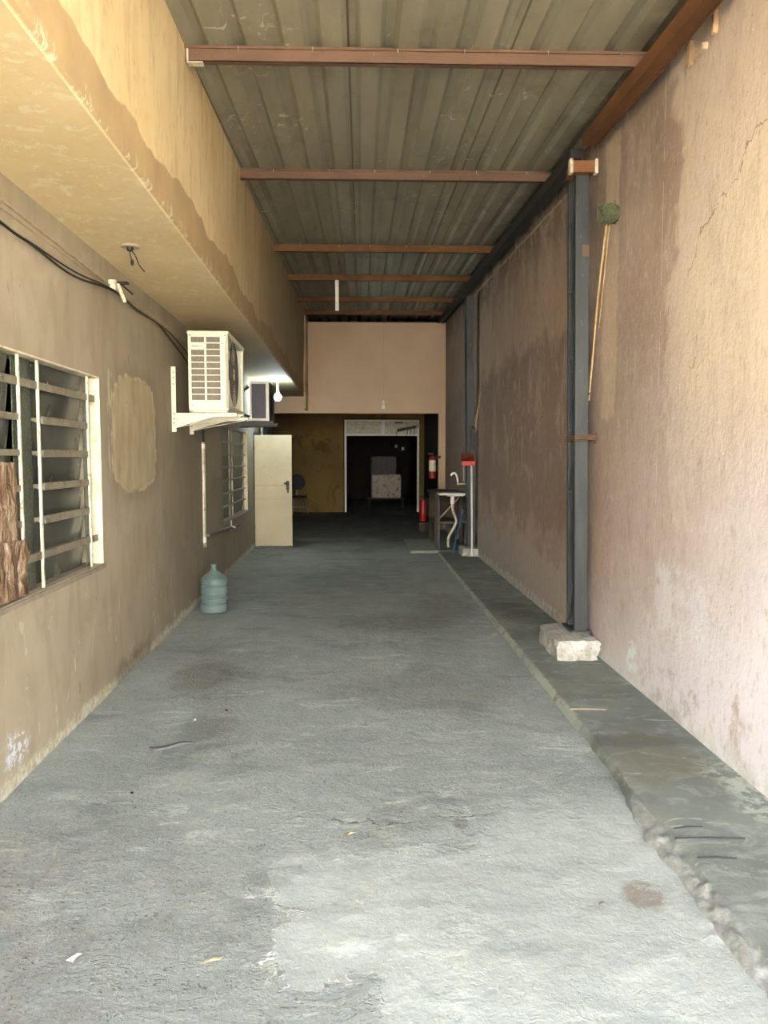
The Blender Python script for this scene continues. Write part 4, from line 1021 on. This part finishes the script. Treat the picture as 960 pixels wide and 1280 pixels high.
# fire extinguishers
def extinguisher(loc, label, s=1.0, lab=True):
    t = thing('fire_extinguisher', loc, label=label, cat='fire extinguisher', group='fire extinguishers by the opening')
    obj('cylinder', MB().lathe([(.06, 0), (.074, .012), (.076, .03), (.076, .42), (.068, .455), (.04, .485), (.02, .495)], 24), 'redpaint', t, smooth=True)
    v_ = obj('valve', MB().lathe([(.018, .49), (.018, .54)], 12).box((-.09, -.012, .545), (.02, .012, .56)).box((-.085, -.012, .515), (.0, .012, .525)), 'black', t)
    obj('hose', MB().tube(curve_pts([(.02, 0, .52), (.09, 0, .50), (.11, 0, .35), (.095, 0, .15)]), .011, 8), 'black', t, smooth=True)
    if lab:
        a0, a1 = -math.pi*.95, -math.pi*.05
        V = []; F = []; n = 14
        for k in range(n+1):
            a = a0+(a1-a0)*k/n
            V += [(.0775*math.cos(a), .0775*math.sin(a), .16), (.0775*math.cos(a), .0775*math.sin(a), .40)]
        for k in range(n): F.append((2*k, 2*k+2, 2*k+3, 2*k+1))
        o = obj('label_wrap', MB().add(V, F), 'creamm', t, smooth=True, label='pale instruction label')
    t.scale = (s, s, s); return t
extinguisher((1.55, 16.85, 1.14), 'red fire extinguisher with a pale label hung high at the right of the opening')
extinguisher((1.33, 16.6, .22), 'red fire extinguisher low beside the dark workbench', lab=False)
obj('extinguisher_stand', MB().box((1.24, 16.5, .0), (1.44, 16.7, .2)), 'darkwood', label='small dark box under the lower fire extinguisher', cat='box')
obj('wall_hook', MB().box((-.03, 0, -.02), (.09, .03, .04)).box((-.03, -.15, 0), (.0, .02, .03)), 'darkgrey', loc=(1.66, 16.97, 1.60), label='dark metal hook holding the upper fire extinguisher to the pier', cat='hook')
# workbench
t = thing('workbench', (1.30, 13.6, .045), label='dark wooden workbench against the right wall behind the sink', cat='table')
obj('top', MB().box((-.04, 0, .90), (.53, 1.25, .945)), 'darkwood', t, bevel=.004)
for x in (.0, .44):
    for y in (.04, 1.14): obj('leg', MB().box((x, y, 0), (x+.06, y+.06, .90)), 'darkwood', t)
obj('shelf', MB().box((0, .05, .36), (.5, 1.2, .40)), 'darkwood', t)
obj('back_board', MB().box((.0, 1.16, .4), (.5, 1.19, .9)), 'darkwood', t)
obj('brace', MB().bar((.03, .08, .4), (.47, .08, .88), .03, .02), 'conduit', t)
# sink
t = thing('sink', (1.285, 12.62, .98), label='thin white sink basin with a corrugated drain hose beside the far post', cat='sink')
m = MB(); m.box((0, 0, 0), (.56, .08, .022)).box((0, .40, 0), (.56, .48, .022)).box((0, .08, 0), (.08, .40, .022)).box((.48, .08, 0), (.56, .40, .022))
m.add([(.08,.08,.02),(.48,.08,.02),(.48,.40,.02),(.08,.40,.02),(.15,.14,-.025),(.40,.14,-.025),(.40,.34,-.025),(.15,.34,-.025)], [(0,1,5,4),(1,2,6,5),(2,3,7,6),(3,0,4,7),(4,5,6,7)])
obj('basin', m, 'porcelain', t)
obj('drain', MB().lathe([(.03, -.16), (.035, -.10), (.03, -.03)], 14, (.24, .24, 0)), 'white', t)
ph = curve_pts([(.24, .24, -.15), (.25, .24, -.28), (.30, .24, -.40), (.30, .24, -.48), (.25, .22, -.58), (.17, .18, -.72), (.165, .16, -.88)], 8)
obj('drain_hose', MB().tube(ph, [.020+.003*(k % 2) for k in range(len(ph))], 10), 'creamm', t, smooth=True)
for x in (.02, .52): obj('support_leg', MB().box((x, .42, -.935), (x+.025, .445, 0)), 'darkgrey', t)
obj('cross_rail', MB().box((.02, .42, -.5), (.545, .44, -.47)), 'darkgrey', t)
t = thing('water_tap', (1.87, 13.16, 1.16), label='white swan-neck tap on a short pipe above the white sink', cat='tap')
obj('spout', MB().tube(curve_pts([(-.22, 0, 0), (-.225, 0, .07), (-.245, 0, .14), (-.28, 0, .175), (-.325, 0, .16), (-.335, 0, .13)]), .016, 8), 'white', t, smooth=True)
obj('supply_pipe', MB().tube([(0, 0, -.01), (-.22, 0, -.01)], .014, 8).tube([(-.12, 0, -.01), (-.12, 0, .26), (-.12, .0, .34)], .011, 8), 'creamm', t, smooth=True)
obj('valve', MB().lathe([(.02, -.03), (.02, .03)], 10, (-.22, 0, 0)), 'steel', t)
# red broom, blue stick
t = thing('broom', (1.772, 12.42, .176), label='red-headed broom standing head-up on its white handle in front of the far post', cat='broom')
t.location = (1.72, 12.02, .045)
obj('handle', MB().tube([(.02, 0, .01), (.0, 0, 1.44)], .014, 8), 'white', t, smooth=True)
obj('head', MB().box((-.16, -.02, 1.43), (.05, .03, 1.50)), 'red', t, bevel=.006)
obj('bristles', MB().box((-.16, -.025, 1.50), (.05, .035, 1.62), sh=.0), simple('dark_red_bristle', (104, 38, 26), .9, scale=60, bump=.8, bd=.02), t, bevel=.006)
obj('stick', MB().tube([(-.05, 0, .0), (.13, .14, .70)], .014, 8), 'blue', loc=(1.52, 12.30, .06), smooth=True, label='thin blue stick leaning against the sink', cat='stick')

# ------------------------------------------------------------------ litter and marks in the cement
def flake(name, loc, pts, mat, label, cat, z=.006, curl=.006, rz=0):
    pts = [(a*.85, b*.85) for a, b in pts]; m = MB(); n = len(pts)
    top = [(x, y, z+curl*abs(math.sin(x*90+y*50))) for x, y in pts]; bot = [(x, y, c-.0015) for x, y, c in top]
    cx = sum(p[0] for p in pts)/n; cy = sum(p[1] for p in pts)/n
    m.add(top+bot+[(cx, cy, z+curl*1.2), (cx, cy, z+curl*1.2-.0015)], [(i, (i+1) % n, 2*n) for i in range(n)]+[(n+(i+1) % n, n+i, 2*n+1) for i in range(n)]+[(i, n+i, n+(i+1) % n, (i+1) % n) for i in range(n)])
    return obj(name, m, mat, loc=loc, rz=rz, label=label, cat=cat)
def G(x, y): return fh(x, y)
flake('dry_leaf', (-.478, 2.345, G(-.478, 2.345)), [(-.035,-.014),(-.015,-.008),(.008,.002),(.030,.006),(.038,.022),(.026,.018),(.0,.022),(-.02,.006)], 'leaf', 'pale dry leaf on the cement floor nearest the camera', 'leaf')
flake('straw_scrap', (-.052, 3.16, G(-.052, 3.16)), [(-.032,-.008),(-.01,-.010),(.0,.002),(.022,.01),(.035,.022),(.02,.026),(.0,.014),(-.015,.012)], 'straw', 'small yellowish scrap in the middle of the cement floor', 'scrap')
flake('paper_scrap', (-.925, 2.375, G(-.925, 2.375)), [(-.02,-.012),(.006,-.014),(.012,.006),(.022,.035),(.008,.028),(-.012,.01)], 'paper', 'tiny white paper scrap on the floor near the lower left', 'scrap')
m = MB()
pts = curve_pts([(-.11, -.05, .006), (-.07, -.062, .008), (-.01, -.03, .008), (.05, .02, .008), (.105, .03, .006)])
for k in range(len(pts)-1): pass
V = []; F = []
for k, p in enumerate(pts):
    w_ = .017*(1-.6*abs(k/(len(pts)-1)-.45)*2)+.004
    V += [(p.x, p.y-w_, 0.001), (p.x, p.y-w_, p.z+.004), (p.x, p.y+w_, p.z+.004), (p.x, p.y+w_, 0.001)]
for k in range(len(pts)-1):
    a = 4*k; F += [(a+i, a+(i+1) % 4, a+4+(i+1) % 4, a+4+i) for i in range(4)]
F += [(3,2,1,0), tuple(4*(len(pts)-1)+i for i in range(4))]
obj('rubber_strip', m.add(V, F), 'rubber', loc=(-1.06, 4.21, G(-1.06, 4.21)+.002), label='flat grey curved strip lying on the floor near the left wall', cat='strip')
for x, y, s_, lb, mt in [(-1.02, 4.62, .009, 'tiny white pebble beyond the grey strip', 'paper'), (-.86, 4.80, .010, 'tiny dark pebble beyond the grey strip', 'black'), (.62, 4.35, .008, 'small pale pebble beside the kerb crack', 'stone'), (-1.10, 3.60, .009, 'tiny dark pebble nearest the left wall foot', 'black'), (.86, 2.62, .014, 'small grey pebble below the brown oil spot', 'stone')]:
    bm = bmesh.new(); bmesh.ops.create_icosphere(bm, subdivisions=2, radius=s_)
    for v_ in bm.verts: v_.co = Vector((v_.co.x, v_.co.y*.8, v_.co.z*.6))*(1+.3*noise.noise(v_.co*90))
    me = bpy.data.meshes.new('pebble'); bm.to_mesh(me); bm.free(); me.materials.append(M[mt])
    o = bpy.data.objects.new('pebble', me); COL.objects.link(o); o.location = (x, y, G(x, y)+s_*.45); setp(o, lb, 'pebble')
# thin tubes standing in for the shaded and lit lines of kerb grooves
for (xa, ya, xb, yb, r, lb) in [(1.306, 3.085, 1.43, 3.092, .0035, 'farther thin line for a shaded groove in the kerb near the right edge'), (1.275, 3.00, 1.56, 2.99, .005, 'longest dark line for a shaded groove across the kerb near the right edge'), (1.30, 2.848, 1.45, 2.838, .004, 'nearest thin line for a shaded groove in the kerb near the right edge'), (1.285, 4.62, 1.50, 4.60, .006, 'pale line for a lit groove edge across the kerb in front of the concrete block')]:
    cx, cy = (xa+xb)/2, (ya+yb)/2
    obj('groove_line', MB().tube([(xa-cx, ya-cy, 0), (0, .004, .002), (xb-cx, yb-cy, 0)], r, 7), 'darkgrey' if 'pale' not in lb else 'sill', loc=(cx, cy, .0495), smooth=True, label=lb, cat='groove line')
